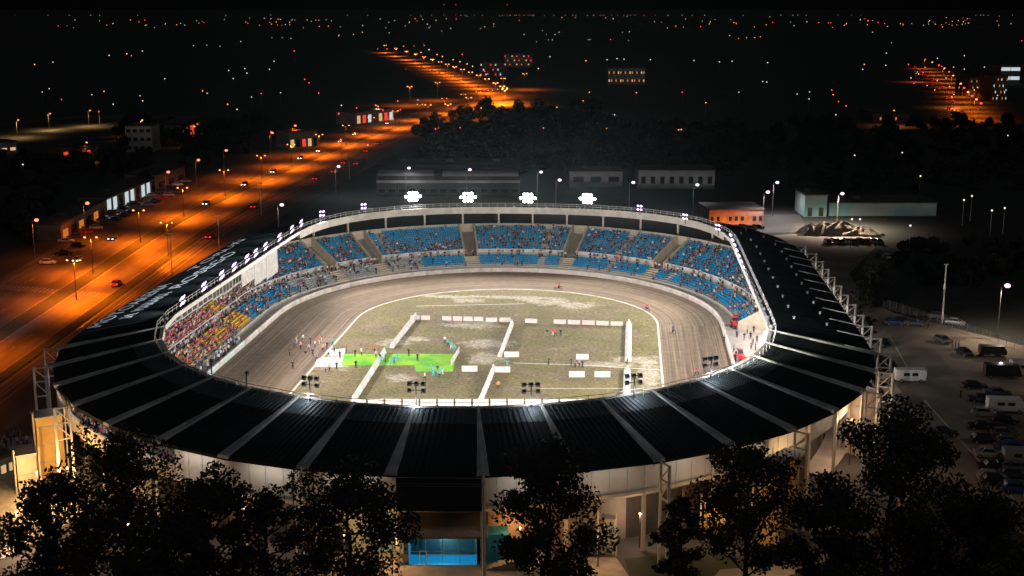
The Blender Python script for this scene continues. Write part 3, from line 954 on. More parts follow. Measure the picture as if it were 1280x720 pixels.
# ---- entrance bay
def entrance():
    e0 = Vector(L(511, 706, 0)); e1 = Vector(L(596, 706, 0)); e2 = Vector(L(632, 700, 0))
    base = stad(empty('entrance_hall', (0, 0, 0), label='glazed entrance hall glowing blue below the stand between steel columns', cat='entrance'))
    d = (e1 - e0).normalized(); n = Vector((d.y, -d.x))
    def pt(s, z, o=0.0): 
        p = e0 + d * s + n * o
        return (p.x, p.y, z)
    W = (e1 - e0).length
    b = MB()
    # floor, back and side walls of the hall seen through the glass
    b.quad(pt(0, 0.05), pt(W, 0.05), pt(W, 0.05, -4.6), pt(0, 0.05, -4.6))
    b.quad(pt(0, 0, -4.6), pt(W, 0, -4.6), pt(W, 4.0, -4.6), pt(0, 4.0, -4.6))
    b.quad(pt(0, 0), pt(0, 0, -4.6), pt(0, 4.0, -4.6), pt(0, 4.0))
    b.quad(pt(W, 0), pt(W, 0, -4.6), pt(W, 4.0, -4.6), pt(W, 4.0))
    b.quad(pt(0, 4.0), pt(W, 4.0), pt(W, 4.0, -4.6), pt(0, 4.0, -4.6))
    b.build('hall_shell', 'hall_blue', base)
    for q in range(4):
        b = MB()
        s0, s1 = W * q / 4 + 0.05, W * (q + 1) / 4 - 0.05
        b.quad(pt(s0, 0.15), pt(s1, 0.15), pt(s1, 3.75), pt(s0, 3.75))
        g = b.build('glass_pane', 'pane_blue', base)
        b = MB()
        for s in (s0 - 0.05,):
            b.tube(pt(s, 0), pt(s, 3.9), 0.05, n=4)
        b.tube(pt(s0, 1.75), pt(s1, 1.75), 0.035, n=4)
        b.build('mullion', 'steel_galv', g)
    b = MB()
    for s in (1.4, 2.2):
        b.tube(pt(s, 0.05, 0.25), pt(s, 1.9, 0.25), 0.04, n=5)
    b.tube(pt(1.4, 1.9, .25), pt(2.2, 1.9, .25), 0.04, n=5)
    b.tube(pt(2.2, 1.45, .25), pt(W - 0.2, 1.45, .25), 0.05, n=5)
    b.build('door_rail', 'steel_white', base)
    b = MB()
    b.box((0, 0, 0), (0, 0, 0))
    b = MB()
    a = [pt(-1.2, 4.25, 1.4), pt(W + 1.4, 4.25, 1.4), pt(W + 1.4, 6.4, -4.6), pt(-1.2, 6.4, -4.6)]
    b.poly(a); b.poly([(p[0], p[1], p[2] - 0.3) for p in a][::-1])
    for q in range(4):
        p, r = a[q], a[(q + 1) % 4]
        b.quad(p, r, (r[0], r[1], r[2] - 0.3), (p[0], p[1], p[2] - 0.3))
    b.build('canopy', 'soffit', base)
    b = MB()
    for q in range(9):
        s = -1.0 + (W + 2.2) * q / 8
        b.tube(pt(s, 4.0, 1.1), pt(s, 4.62, 0.7), 0.05, n=4)
    b.tube(pt(-1.1, 3.98, 1.2), pt(W + 1.3, 3.98, 1.2), 0.09, n=5)
    b.build('canopy_beam', 'steel_beige', base)
    # dark board hanging over the entrance
    b = MB()
    k0, k1 = rp(0, RDEP + 0.6, -0.25), rp(1, RDEP + 0.6, -0.25)
    tt = (k1 - k0).normalized(); nn = Vector((tt.y, -tt.x, 0)) * -0.25
    b.loft([[k0 + tt * .7, k1 - tt * .2, k1 - tt * .2 + Vector((0, 0, -4.0)), k0 + tt * .7 + Vector((0, 0, -4.0))],
            [k0 + tt * .7 + nn, k1 - tt * .2 + nn, k1 - tt * .2 + Vector((0, 0, -4.0)) + nn, k0 + tt * .7 + Vector((0, 0, -4.0)) + nn]])
    b.build('display_board', 'roof_dark', base)
    b = MB()
    for z in (-0.6, -0.9):
        b.tube(k0 + tt * .9 - nn * .3 + Vector((0, 0, z)), k1 - tt * .4 - nn * .3 + Vector((0, 0, z)), 0.05, n=4)
    b.build('board_rail', 'steel_galv', base)
    for s in (1.6, W * 0.5, W - 1.4):
        bb = MB(); bb.box(pt(s, 3.93, -1.0), (0.5, 0.5, 0.06)); bb.build('ceiling_light', 'e_far_white', base)
    lamp('POINT', 'hall_light', base, pt(W / 2, 3.3, -1.8), 1100, (0.35, 0.85, 1.0), 0.5)
    # side wing
    W2 = (e2 - e1).length
    b = MB()
    b.quad(pt(W + .6, 0, -0.6), pt(W + .6 + 3.2, 0, -0.6), pt(W + .6 + 3.2, 3.6, -0.6), pt(W + .6, 3.6, -0.6))
    b.quad(pt(W + .6, 3.6, -0.6), pt(W + 3.8, 3.6, -0.6), pt(W + 3.8, 3.6, -3.6), pt(W + .6, 3.6, -3.6))
    b.quad(pt(W + 3.8, 0, -0.6), pt(W + 3.8, 0, -3.6), pt(W + 3.8, 3.6, -3.6), pt(W + 3.8, 3.6, -0.6))
    b.build('side_wing', 'hall_blue', base)
    # stair beside the entrance
    b = MB()
    for q in range(9):
        p = pt(W + 1.2 + q * 0.55, 0.16 * (q + 1) / 2, 0.9)
        b.box(p, (0.58, 1.6, 0.16 * (q + 1)), rz=math.atan2(d.y, d.x))
    b.build('stair', 'paving', base)
mat('hall_blue', (0.03, 0.34, 0.50), 0.6, col2=(0.02, 0.26, 0.40), scale=0.5)
pb = mat('pane_blue', (0.25, 0.60, 0.75), 0.05)
pb.node_tree.nodes['Principled BSDF'].inputs['Transmission Weight'].default_value = 1.0
pb.node_tree.nodes['Principled BSDF'].inputs['IOR'].default_value = 1.05
entrance()

# ---- stair towers outside the stand
def tower(px, py, w, d, h, rz, m):
    u, v = L(px, py)
    b = MB()
    b.box((u, v, h / 2), (w, d, h), rz=rz, m=0)
    b.box((u, v, h + 0.12), (w + 0.3, d + 0.3, 0.24), rz=rz, m=1)
    o = b.build('stair_tower', [m, 'concrete'], stadium)
    c, s = math.cos(rz), math.sin(rz)
    for q in range(int(h / 2.6)):
        bb = MB()
        lx, ly = 0.0, -d / 2 - 0.03
        bb.box((u + lx * c - ly * s, v + lx * s + ly * c, 2.5 + 2.6 * q), (w * 1.02, 0.10, 0.16), rz=rz)
        bb.build('ledge', 'concrete', o)
    for sx in (-1, 1):
        lx, ly = sx * (w / 2 + .35), -d / 2 - .3
        MB().tube((u + lx * c - ly * s, v + lx * s + ly * c, 0), (u + lx * c - ly * s, v + lx * s + ly * c, h + 1.2), 0.12, n=6).build('post', 'steel_beige', o)
    return o
tower(64, 592, 3.6, 3.6, 9.0, R(35), 'ochre_wall')
tower(33, 608, 2.6, 4.2, 5.2, R(35), 'concrete_warm')
tower(962, 676, 2.8, 3.4, 10.5, R(-25), 'ochre_wall')
tower(985, 655, 3.0, 3.0, 9.5, R(-30), 'ochre_wall')
tower(1072, 565, 3.2, 3.2, 9.8, R(-55), 'concrete_warm')
tower(893, 668, 2.4, 2.4, 4.6, R(-15), 'ochre_wall')
tower(760, 690, 1.6, 1.2, 4.4, R(-8), 'plaster_teal')

# ---- lettering on the left roof slope
def lettering(txt, v0, v1, u_base, cap, flip=False):
    cu = bpy.data.curves.new('lettering', 'FONT')
    cu.body = txt
    cu.size = 1.0
    cu.extrude = 0.02
    tmp = bpy.data.objects.new('tmp', cu)
    COL.objects.link(tmp)
    dg = bpy.context.evaluated_depsgraph_get()
    me = bpy.data.meshes.new_from_object(tmp.evaluated_get(dg))
    bpy.data.objects.remove(tmp)
    co = np.empty(len(me.vertices) * 3, dtype=np.float32)
    me.vertices.foreach_get('co', co)
    co = co.reshape(-1, 3)
    x0, x1 = co[:, 0].min(), co[:, 0].max()
    y0, y1 = co[:, 1].min(), co[:, 1].max()
    s = (co[:, 0] - x0) / (x1 - x0); t = (co[:, 1] - y0) / (y1 - y0)
    u = u_base - cap * t
    v = v0 + (v1 - v0) * s
    z = HI + (HO - HI) * (-49.3 - u) / RDEP + 0.16 + co[:, 2]
    me.vertices.foreach_set('co', np.stack([u, v, z], 1).astype(np.float32).ravel())
    me.materials.clear(); me.materials.append(MATS['roof_letter'])
    me.update()
    link('lettering', me, stadium)
mat('roof_letter', (0.70, 0.74, 0.72), 0.6, col2=(0.55, 0.60, 0.58), scale=1.0)
lettering('MOTOARENA', -44, -9, -62.3, 2.5)
lettering('TORUŃ', 4, 40, -62.3, 2.5)
lettering('IM.', -40, -36.5, -58.4, 2.4)
lettering('MARIANA', -34.5, -20, -58.4, 2.4)
lettering('ROSEGO', -16, 21, -58.4, 2.4)

# ================================================================== FLOODLIGHTS ON THE RIM
def flood(u, v, heads, lens, label, group, cat='floodlight', z0=16.0, aim=None, energy=0.0, col=(1.0, 0.94, 0.85), spot=120, post=2.6, hs=0.55, dark=False, spill=0.0, spill_z=0.2, sign=False):
    i = min(range(NR), key=lambda q: (RI[q] - Vector((u, v))).length)
    w = S2W(u, v, z0)
    c = Vector((0, -8))
    dirv = (c - Vector((u, v))).normalized()
    if sign: dirv = Vector((1, 0))
    rz = math.atan2(dirv.y, dirv.x) - math.pi / 2 - ST
    base = empty('floodlight', w, rz, label=label, cat=cat, group=group)
    rows = 3 if heads >= 12 else (2 if heads > 2 else 1)
    per = (heads + rows - 1) // rows
    b = MB()
    b.tube((0, 0, 0), (0, 0, post), 0.09, n=6)
    wdt = per * (hs + 0.05)
    for r in range(rows):
        b.tube((-wdt / 2, 0, post - 0.2 - r * 0.9), (wdt / 2, 0, post - 0.2 - r * 0.9), 0.05, n=5)
    b.build('post', 'steel_dark', base)
    for r in range(rows):
        for q in range(per):
            x = (q - (per - 1) / 2) * (hs + (0.10 if rows == 3 else 0.27))
            if dark and per >= 3 and q == 1 and r == 1: continue
            if rows == 3 and r != 1 and q in (0, per - 1): continue  # corners left out, so the heads take the glow's rounded outline
            hb = MB()
            M = Matrix.Translation((x, 0.12, post - 0.2 - r * 0.9)) @ Matrix.Rotation(R(-28), 4, 'X')
            hb.loft([[M @ Vector(p) for p in ((-hs * .52, .22, -hs * .52), (hs * .52, .22, -hs * .52), (hs * .52, .22, hs * .52), (-hs * .52, .22, hs * .52))],
                     [M @ Vector(p) for p in ((-hs * .3, -.2, -hs * .3), (hs * .3, -.2, -hs * .3), (hs * .3, -.2, hs * .3), (-hs * .3, -.2, hs * .3))]])
            h = hb.build('lamp_housing', 'steel_dark', base)
            lb = MB()
            k = hs * 0.50
            lb.poly([M @ Vector((k * math.cos(a_ * math.pi / 6), .235, -k * math.sin(a_ * math.pi / 6))) for a_ in range(12)])
            lb.build('lens', lens, h)
    if energy:
        aimw = S2W(aim[0], aim[1], 0.0)
        src = Vector((0, 0.9, post + 0.1))
        ca, sa = math.cos(-rz), math.sin(-rz)
        d = aimw - w
        tl = Vector((d.x * ca - d.y * sa, d.x * sa + d.y * ca, d.z))
        lamp('SPOT', 'flood_beam', base, src, energy, col, 0.5, spot, 0.7, tl)
    if spill:
        if sign: lamp('SPOT', 'spill_light', base, (0, -0.6, post + 0.6), spill, (0.80, 0.88, 1.0), 0.3, 76, 0.8, (0, -12.5, -2.4))  # added spot without a fixture, aimed back to light the roof lettering
        else: lamp('POINT', 'spill_light', base, (0, -0.6, post + spill_z), spill, (0.80, 0.86, 1.0), 0.3)
    return base
FE = 25000
LEFT = [(225.7, 374.5), (249, 357), (271.4, 342.6), (289.5, 332.5), (302, 322), (316, 315), (328, 307), (343, 295.6), (359, 285.5), (373.5, 278)]
for q, (px, py) in enumerate(LEFT):
    u, v = L(px, py, 18)
    flood(-49.1, v, 4, 'e_flood_violet', 'violet-white floodlight on a short post along the left roof rim', 'floodlights on the straight rim beside the roof lettering', aim=(6 + (q % 3) * 22, v * 0.9), energy=FE * 0.75, col=(1.0, 0.93, 0.88), spill=8500, sign=True, hs=0.95)  # heads enlarged, their size stands in for the glow
u, v = L(205.6, 400, 18)
flood(u, v, 2, 'e_flood_violet', 'violet-white floodlight where the left roof rim starts to bend', None, aim=(-8, -35), energy=FE * 0.6)
for px, py in ((403, 265), (455, 256)):
    u, v = L(px, py, 18)
    flood(u, v - 1.0, 4, 'e_flood_violet', 'violet-white floodlight pair on the far left bend of the roof rim', 'floodlights on the far left bend', aim=(0, 15), energy=FE * 0.8)
for px, py in ((518, 247), (588, 246), (663, 245), (735, 250)):
    u, v = L(px, py, 18)
    flood(u, min(v, 78.5) - 1.2, 15, 'e_flood', 'large dazzling white floodlight cluster on the far roof rim', 'dazzling floodlight clusters on the far rim', aim=(u * 0.6, -12), energy=FE * 1.5, post=3.9, hs=0.78)  # heads multiplied and enlarged to stand in for bloom
for px, py in ((800, 258), (857, 269), (898, 282)):
    u, v = L(px, py, 18)
    flood(u, v - 1.0, 4, 'e_flood_violet', 'violet-white floodlight pair on the far right bend of the roof rim', 'floodlights on the far right bend', aim=(0, 10), energy=FE * 0.8)
for q in range(15):
    v = 36 - q * 6.0
    flood(48.6, v, 1, 'e_flood_violet', 'small violet-white lamp along the right roof rim', 'small lamps along the right rim', aim=(-34, v * 0.9), energy=FE * (0.8 if q % 2 == 0 else 0.0), post=1.4, hs=0.80, spill=90)
for px, py in ((387, 480), (520, 487), (664, 488), (793, 477), (889, 455)):
    u, v = L(px, py, 18.2)
    flood(u, v, 6, 'e_flood', 'dark floodlight rack seen from behind on the near roof rim', 'floodlight racks turned away on the near rim', aim=(u * 0.5, 64), energy=FE * 2.7, post=3.2, hs=0.62, dark=True, spot=110, spill=260, spill_z=-2.2)
for px, py in ((300, 478), (255, 462), (930, 448)):
    u, v = L(px, py, 17)
    flood(u * .98, v * .985, 1, 'e_flood', 'single small floodlight low on the near roof rim', 'single lamps on the near rim', aim=(u * 0.3, 20), energy=FE * 0.9, post=2.2, hs=0.45)

# ---- lamps under the roof at the back of the near stand
for k in [q for q in range(-11, 13) if q not in (0,)]:
    p = rp(k, 14.6, -1.1, 0.5)
    warm = (1.0, 0.90, 0.80) if abs(k) < 7 else (1.0, 0.82, 0.88)
    w = S2W(p.x, p.y, p.z)
    base = empty('concourse_lamp', w, 0, label='strip lamp under the eaves lighting the back of the near stand', cat='lamp', group='strip lamps under the near eaves')
    b = MB(); b.box((0, 0, 0.05), (1.2, 0.25, 0.14)); b.build('housing', 'steel_white', base)
    b = MB(); b.box((0, 0, -0.05), (1.1, 0.18, 0.04)); b.build('diffuser', 'e_white_lamp', base)
    n = RN[k % NR]
    lamp('AREA', 'lamp_light', base, (n.x * 1.6, n.y * 1.6, -0.3), 80, warm, 6.0, target=(-n.x * 1.0, -n.y * 1.0, -3.0))

# added strip lamps that brighten the pit bay
for v in (10, -2, -14, -26):
    w = S2W(54.0, v, 14.0)
    base = empty('pit_fill_lamp', w, -ST, label='added fill lamp under the roof over the right pit bay', cat='lamp', group='added fill lamps over the pit bay')
    MB().box((0, 0, .06), (.3, 2.4, .14)).build('housing', 'steel_white', base)
    MB().box((0, 0, -.04), (.2, 2.2, .04)).build('diffuser', 'e_white_lamp', base)
    lamp('AREA', 'lamp_light', base, (0, 0, -.12), 2600, (1.0, .93, .88), 2.4, target=(-2.0, 0, -14))
# ================================================================== PEOPLE
SKIN = mat('skin', (0.52, 0.33, 0.24), 0.6)
mat('hair_dark', (0.03, 0.02, 0.015), 0.7)
mat('cap_red', (0.55, 0.03, 0.04), 0.6)
mat('shoe', (0.02, 0.02, 0.022), 0.6)
SHIRTS = {'red': (0.78, 0.03, 0.08), 'crimson': (0.60, 0.02, 0.17), 'navy': (0.025, 0.035, 0.11), 'black': (0.018, 0.018, 0.022), 'white': (0.72, 0.72, 0.76), 'grey': (0.22, 0.22, 0.25),
          'purple': (0.20, 0.10, 0.28), 'pink': (0.78, 0.32, 0.46), 'blue': (0.04, 0.16, 0.50), 'yellow': (0.70, 0.48, 0.06), 'teal': (0.04, 0.48, 0.46), 'orange': (0.80, 0.22, 0.03), 'beige': (0.48, 0.38, 0.28)}
for n_, c_ in SHIRTS.items():
    mat('top_' + n_, c_, 0.8, col2=tuple(x * 0.7 for x in c_), scale=6)
TROUS = {'denim': (0.045, 0.06, 0.12), 'black': (0.015, 0.015, 0.018), 'khaki': (0.25, 0.20, 0.13), 'white': (0.60, 0.60, 0.62), 'teal': (0.03, 0.36, 0.36)}
for n_, c_ in TROUS.items():
    mat('trousers_' + n_, c_, 0.85)

POSES = {}
def skeleton(pose):
    """joints (x, y, z, radius), bones (a, b, kind); the figure faces -y"""
    J, E = {}, []
    if pose == 'sit':
        J['pel'] = (0, 0, .52, .15)
        J['kL'] = (-.12, -.42, .55, .075); J['kR'] = (.12, -.42, .55, .075)
        J['aL'] = (-.12, -.44, .10, .05); J['aR'] = (.12, -.44, .10, .05)
        J['tL'] = (-.12, -.60, .05, .045); J['tR'] = (.12, -.60, .05, .045)
        sh = (0.0, -0.03, 1.00)
        hands = ((-.20, -.32, .66), (.20, -.30, .64)); elb = ((-.28, -.06, .74), (.28, -.06, .74))
    else:
        J['pel'] = (0, 0, .92, .15)
        st = {'stand': 0.0, 'walk': 0.26, 'wave': 0.0, 'ride': 0.0}[pose]
        J['kL'] = (-.11, -.05 - st * .7, .49, .075); J['kR'] = (.11, -.03 + st * .3, .49, .075)
        J['aL'] = (-.12, -.02 - st, .09, .05); J['aR'] = (.12, .02 + st, .10, .05)
        J['tL'] = (-.13, -.17 - st, .04, .045); J['tR'] = (.13, -.13 + st, .05, .045)
        sh = (0, 0, 1.42)
        hands = ((-.30, -.10, .82), (.30, -.02, .82)); elb = ((-.30, .03, 1.10), (.30, .03, 1.10))
        if pose == 'wave':
            hands = ((-.34, -.16, 1.86), (.32, -.12, 1.84)); elb = ((-.36, -.04, 1.56), (.36, -.04, 1.54))
        if pose == 'walk':
            hands = ((-.27, .20, .86), (.27, -.26, .88)); elb = ((-.28, .10, 1.10), (.28, -.03, 1.12))
        if pose == 'ride':
            J['pel'] = (0, .12, .84, .15)
            J['kL'] = (-.24, -.28, .72, .08); J['kR'] = (.24, -.28, .72, .08)
            J['aL'] = (-.26, .02, .34, .055); J['aR'] = (.34, -.30, .22, .055)
            J['tL'] = (-.26, -.12, .28, .05); J['tR'] = (.36, -.46, .16, .05)
            sh = (0, -.26, 1.24)
            hands = ((-.36, -.66, 1.00), (.36, -.66, 1.00)); elb = ((-.40, -.40, 1.06), (.40, -.40, 1.06))
    px, py, pz, _ = J['pel']
    J['chest'] = (sh[0], (sh[1] + py) / 2, pz + (sh[2] - pz) * .62, .165)
    J['neck'] = (sh[0], sh[1] - .01, sh[2] + .06, .065)
    J['head'] = (sh[0], sh[1] - .03, sh[2] + .19, .105)
    J['crown'] = (sh[0], sh[1] - .02, sh[2] + .27, .085)
    J['sL'] = (-.19, sh[1], sh[2] - .04, .075); J['sR'] = (.19, sh[1], sh[2] - .04, .075)
    J['eL'] = (*elb[0], .055); J['eR'] = (*elb[1], .055)
    J['hL'] = (*hands[0], .045); J['hR'] = (*hands[1], .045)
    E = [('pel', 'chest', 'top'), ('chest', 'neck', 'top'), ('neck', 'head', 'skin'), ('head', 'crown', 'hair'), ('chest', 'sL', 'top'), ('chest', 'sR', 'top'), ('sL', 'eL', 'top'), ('sR', 'eR', 'top'), ('eL', 'hL', 'skin'), ('eR', 'hR', 'skin'),
         ('pel', 'kL', 'leg'), ('pel', 'kR', 'leg'), ('kL', 'aL', 'leg'), ('kR', 'aR', 'leg'), ('aL', 'tL', 'shoe'), ('aR', 'tR', 'shoe')]
    return J, E
KINDS = ['top', 'leg', 'skin', 'hair', 'shoe']
def person_arrays(pose, sub=0):
    key = (pose, sub)
    if key in POSES: return POSES[key]
    J, E = skeleton(pose)
    names = list(J)
    me = bpy.data.meshes.new('tmp')
    me.from_pydata([J[n][:3] for n in names], [(names.index(a), names.index(c)) for a, c, k in E], [])
    ob = bpy.data.objects.new('tmp', me)
    COL.objects.link(ob)
    md = ob.modifiers.new('skin', 'SKIN')
    for i, n in enumerate(names):
        sv = me.skin_vertices[0].data[i]
        r = J[n][3]
        sv.radius = (r * (1.18 if n in ('chest', 'pel') else 1.0), r * (0.8 if n in ('chest', 'pel') else 1.0))
        sv.use_root = (n == 'pel')
    if sub:
        ms = ob.modifiers.new('sub', 'SUBSURF'); ms.levels = sub; ms.render_levels = sub
    dg = bpy.context.evaluated_depsgraph_get()
    ev = bpy.data.meshes.new_from_object(ob.evaluated_get(dg))
    V = np.array([v.co[:] for v in ev.vertices])
    F = []
    for p in ev.polygons:
        vs = list(p.vertices)
        F.append(vs if len(vs) == 4 else vs + [vs[-1]] * (4 - len(vs)))
    kinds = []
    for p in ev.polygons:
        c = p.center
        best, bk = 1e9, 'top'
        for a, d_, k in E:
            A, B = Vector(J[a][:3]), Vector(J[d_][:3])
            t = max(0, min(1, (c - A).dot(B - A) / max(1e-9, (B - A).length_squared)))
            q = A.lerp(B, t)
            rr = J[a][3] * (1 - t) + J[d_][3] * t
            dd = (c - q).length - rr
            if dd < best: best, bk = dd, k
        if bk == 'skin' and pose != 'x' and c.z > J['head'][2] + .03: bk = 'hair'
        if bk in ('hair',) and c.y < J['head'][1] - .05 and c.z < J['head'][2] + .06: bk = 'skin'
        kinds.append(KINDS.index(bk))
    faces = [list(p.vertices) for p in ev.polygons]
    bpy.data.objects.remove(ob); bpy.data.meshes.remove(me); bpy.data.meshes.remove(ev)
    POSES[key] = (V, np.array(F, dtype=np.int32), np.array(kinds, dtype=np.int32), faces)
    return POSES[key]
PMESH = {}
def person_mesh(pose, top, leg='denim', hair='hair_dark', sub=1):
    key = (pose, top, leg, hair, sub)
    if key in PMESH: return PMESH[key]
    V, F, K, faces = person_arrays(pose, sub)
    me = bpy.data.meshes.new('person')
    me.from_pydata([tuple(v) for v in V], [], faces)
    for m in ('top_' + top, 'trousers_' + leg, 'skin', hair, 'shoe'): me.materials.append(MATS[m])
    me.polygons.foreach_set('material_index', K)
    me.polygons.foreach_set('use_smooth', [True] * len(faces))
    me.update()
    PMESH[key] = me
    return me
def person(loc, rz, pose, top, leg, label, group=None, hair='hair_dark'):
    return link('person', person_mesh(pose, top, leg, hair), None, label=label, cat='person', group=group, loc=loc, rz=rz)

# ---- crowd in the stands
def crowd_spec(i, row, r):
    """chance of a spectator and what they wear, by place in the stand"""
    u, v = FS[i].x, FS[i].y
    t = ROWS[row][2]
    top_row = row - 5
    cool = ['navy', 'black', 'black', 'grey', 'white', 'purple', 'blue', 'navy', 'black', 'navy', 'white', 'purple']
    if u < -42 and v < -16:
        if t == 0: return 0.90, ['yellow', 'red', 'beige', 'black', 'white', 'red', 'navy']
        return 1.05, ['red', 'crimson', 'red', 'navy', 'white', 'crimson', 'pink', 'black', 'crimson', 'purple', 'red']
    if u < -42 and v < 2:
        return (0.95, ['red', 'crimson', 'pink', 'black', 'crimson', 'white', 'navy']) if t else (0.55, ['red', 'black', 'beige', 'crimson'])
    if u < -42 and v < 13:
        return (0.30, ['black', 'crimson', 'beige', 'navy']) if t else (0.15, ['black', 'red'])
    if u < -42 and v < 34:
        return (0.88, ['purple', 'black', 'navy', 'pink', 'white', 'crimson', 'black', 'grey', 'beige']) if t else (0.42, cool)
    if u < -28:
        return (0.45, cool + ['pink', 'navy', 'blue']) if t else (0.24, cool)
    if u < -14:
        return (0.62 if top_row < 5 else 0.14, cool) if t else (0.30 if u < -23 else 0.05, cool)
    if u < 14:
        return (0.42 if u > -2 else 0.32, cool) if t else (0.05, cool)
    if u < 30:
        return (0.36, cool) if t else (0.12, cool)
    if v > 10:
        return (0.48, cool) if t else (0.26, cool)
    if v > -20:
        return (0.55, cool + ['white']) if t else (0.40, cool)
    return 0.5, cool
SPECT = []
for i in range(NS):
    if i in GAPS or i in PIT or FS[i].y < -58: continue
    for row, (o, h, t) in enumerate(ROWS):
        wid = (FS[(i + 1) % NS] + FN[(i + 1) % NS] * o - FS[i] - FN[i] * o).length
        n = max(2, int(wid / (0.46 if FS[i].x < -42 and FS[i].y < 34 else 0.56)))
        for q in range(n):
            r = rng.random()
            pr, tops = crowd_spec(i, row, r)
            clump = 0.5 + 0.5 * math.sin(i * 0.9 + row * 1.7) * math.cos(row * 0.8 - i * 0.35)
            if rng.random() > pr * ((0.65 + 0.6 * clump) if FS[i].x < -42 else (0.15 + 1.2 * clump)): continue
            p, nn = frame_at(i, o + 0.36, (q + 0.5) / n)
            SPECT.append((p.x, p.y, h, nn.x, nn.y, tops[int(rng.integers(len(tops)))], 'sit' if rng.random() < 0.72 else ('stand' if rng.random() < 0.8 else 'wave')))
# walkway and aisle people
for i in range(NS):
    if FS[i].y < -58 or i in PIT: continue
    for q in range(2):
        if rng.random() < (0.85 if FS[i].x < -20 else 0.5):
            p, nn = frame_at(i, 7.3 + rng.uniform(-.3, .3), rng.random())
            SPECT.append((p.x, p.y, 3.05, nn.x, nn.y, ['black', 'navy', 'white', 'grey', 'beige', 'red', 'white'][int(rng.integers(7))], 'stand'))
# people standing at the top of the near stand, seen from behind under the eaves
for i in range(NS):
    u, v = FS[i].x, FS[i].y
    if v < -45 and (u < -20 or u > 33):
        for q in range(5):
            if rng.random() < 0.75:
                p, nn = frame_at(i, 15.9 + rng.uniform(-.7, .6), rng.random())
                SPECT.append((p.x, p.y, 8.94, nn.x, nn.y, ['white', 'pink', 'grey', 'navy', 'purple', 'crimson', 'white', 'black'][int(rng.integers(8))], 'stand'))
def dist(s):
    w = S2W(s[0], s[1], s[2]); return (w - Vector((0, 0, CAMH))).length
front = [s for s in SPECT if s[1] > -50]
front.sort(key=dist)
solo = front[:165]
solo_set = set(id(s) for s in solo)
rest = [s for s in SPECT if id(s) not in solo_set]
hue = {'red': 'red', 'crimson': 'dark red', 'navy': 'navy', 'black': 'black', 'white': 'white', 'grey': 'grey', 'purple': 'purple', 'pink': 'pink', 'blue': 'blue', 'yellow': 'yellow', 'teal': 'teal', 'orange': 'orange', 'beige': 'beige'}
pverb = {'sit': 'sitting', 'stand': 'standing', 'wave': 'with raised arms'}
for s in solo:
    w = S2W(s[0], s[1], s[2])
    lw = math.atan2(s[4], s[3]) - math.pi / 2 - ST
    where = 'yellow seats of the left stand' if s[0] < 0 else 'the stand by the right roof rim'
    lab = 'spectator in %s top %s among %s' % (hue[s[5]], pverb[s[6]], where)
    person(w, lw + rng.uniform(-.3, .3), s[6], s[5], ['denim', 'black', 'khaki'][int(rng.integers(3))], lab, group='spectators in %s tops %s among %s' % (hue[s[5]], s[6], where))
# the rest of the crowd as one mass
tops = list(SHIRTS)
Vs, Fs, Ms, off = [], [], [], 0
CM = ['top_' + t for t in tops] + ['trousers_denim', 'trousers_black', 'skin', 'hair_dark', 'shoe']
for s in rest:
    V, F, K, _ = person_arrays(s[6], 0)
    sc = rng.uniform(0.93, 1.05)
    a = math.atan2(s[4], s[3]) - math.pi / 2 + rng.uniform(-.35, .35)
    ca, sa = math.cos(a), math.sin(a)
    X = np.empty_like(V)
    X[:, 0] = s[0] + (V[:, 0] * ca - V[:, 1] * sa) * sc
    X[:, 1] = s[1] + (V[:, 0] * sa + V[:, 1] * ca) * sc
    X[:, 2] = s[2] + V[:, 2] * sc
    mi = np.choose(K, [tops.index(s[5]), len(tops) + int(rng.integers(2)), len(tops) + 2, len(tops) + 3, len(tops) + 4])
    Vs.append(X); Fs.append(F + off); Ms.append(mi); off += len(V)
FF = np.concatenate(Fs); MM = np.concatenate(Ms)
crowd = stad(link('crowd', np_mesh('crowd', np.concatenate(Vs), FF, CM, MM), None, kind='stuff', label='dense crowd of spectators filling the far rows of the stands', cat='crowd'))
print('SPECT', len(SPECT), 'crowd faces', len(FF))

# ================================================================== INFIELD BOARDS AND MEN
def board(pa, pb, h=0.95, m='board_white', lab='', group=None, lean=0.0, thick=0.10, z=0.05, foot=0.0):
    th2 = thick / 2 + foot
    a, c = Vector(L(*pa)), Vector(L(*pb))
    mid = (a + c) / 2; d = c - a; ln = d.length
    w = S2W(mid.x, mid.y, z)
    e = empty('advertising_board', w, math.atan2(d.y, d.x) - ST, label=lab, cat='board', group=group)
    b = MB()
    lo = lean * h
    b.loft([[(-ln / 2 + .03, -th2, 0.04), (ln / 2 - .03, -th2, 0.04), (ln / 2 - .03, -thick / 2 + lo, h), (-ln / 2 + .03, -thick / 2 + lo, h)],
            [(-ln / 2 + .03, th2, 0.04), (ln / 2 - .03, th2, 0.04), (ln / 2 - .03, thick / 2 + lo, h), (-ln / 2 + .03, thick / 2 + lo, h)]])
    b.build('panel', m, e)
    for s in (-1, 1):
        b = MB()
        b.box((s * (ln / 2 - .25), 0, 0.03), (0.08, 0.6, 0.06))
        b.build('foot', 'steel_dark', e)
    return e
def board_run(p0, p1, n, lab, group, h=0.95, ms=('board_white',), gap=0.06, lean=0.0, skip=(), foot=0.0):
    for k in range(n):
        if k in skip: continue
        t0, t1 = (k + gap / 2) / n, (k + 1 - gap / 2) / n
        f = lambda t: (p0[0] + (p1[0] - p0[0]) * t, p0[1] + (p1[1] - p0[1]) * t)
        board(f(t0), f(t1), h, ms[k % len(ms)], lab, group, lean, foot=foot)
board_run((437, 508), (765, 508), 15, 'white board in the long row crossing the infield nearest the ribbed roof', 'boards of the long near row', h=1.25, ms=('board_white', 'board_white', 'board_pink', 'board_white', 'board_white', 'board_cyan'), gap=0.10)
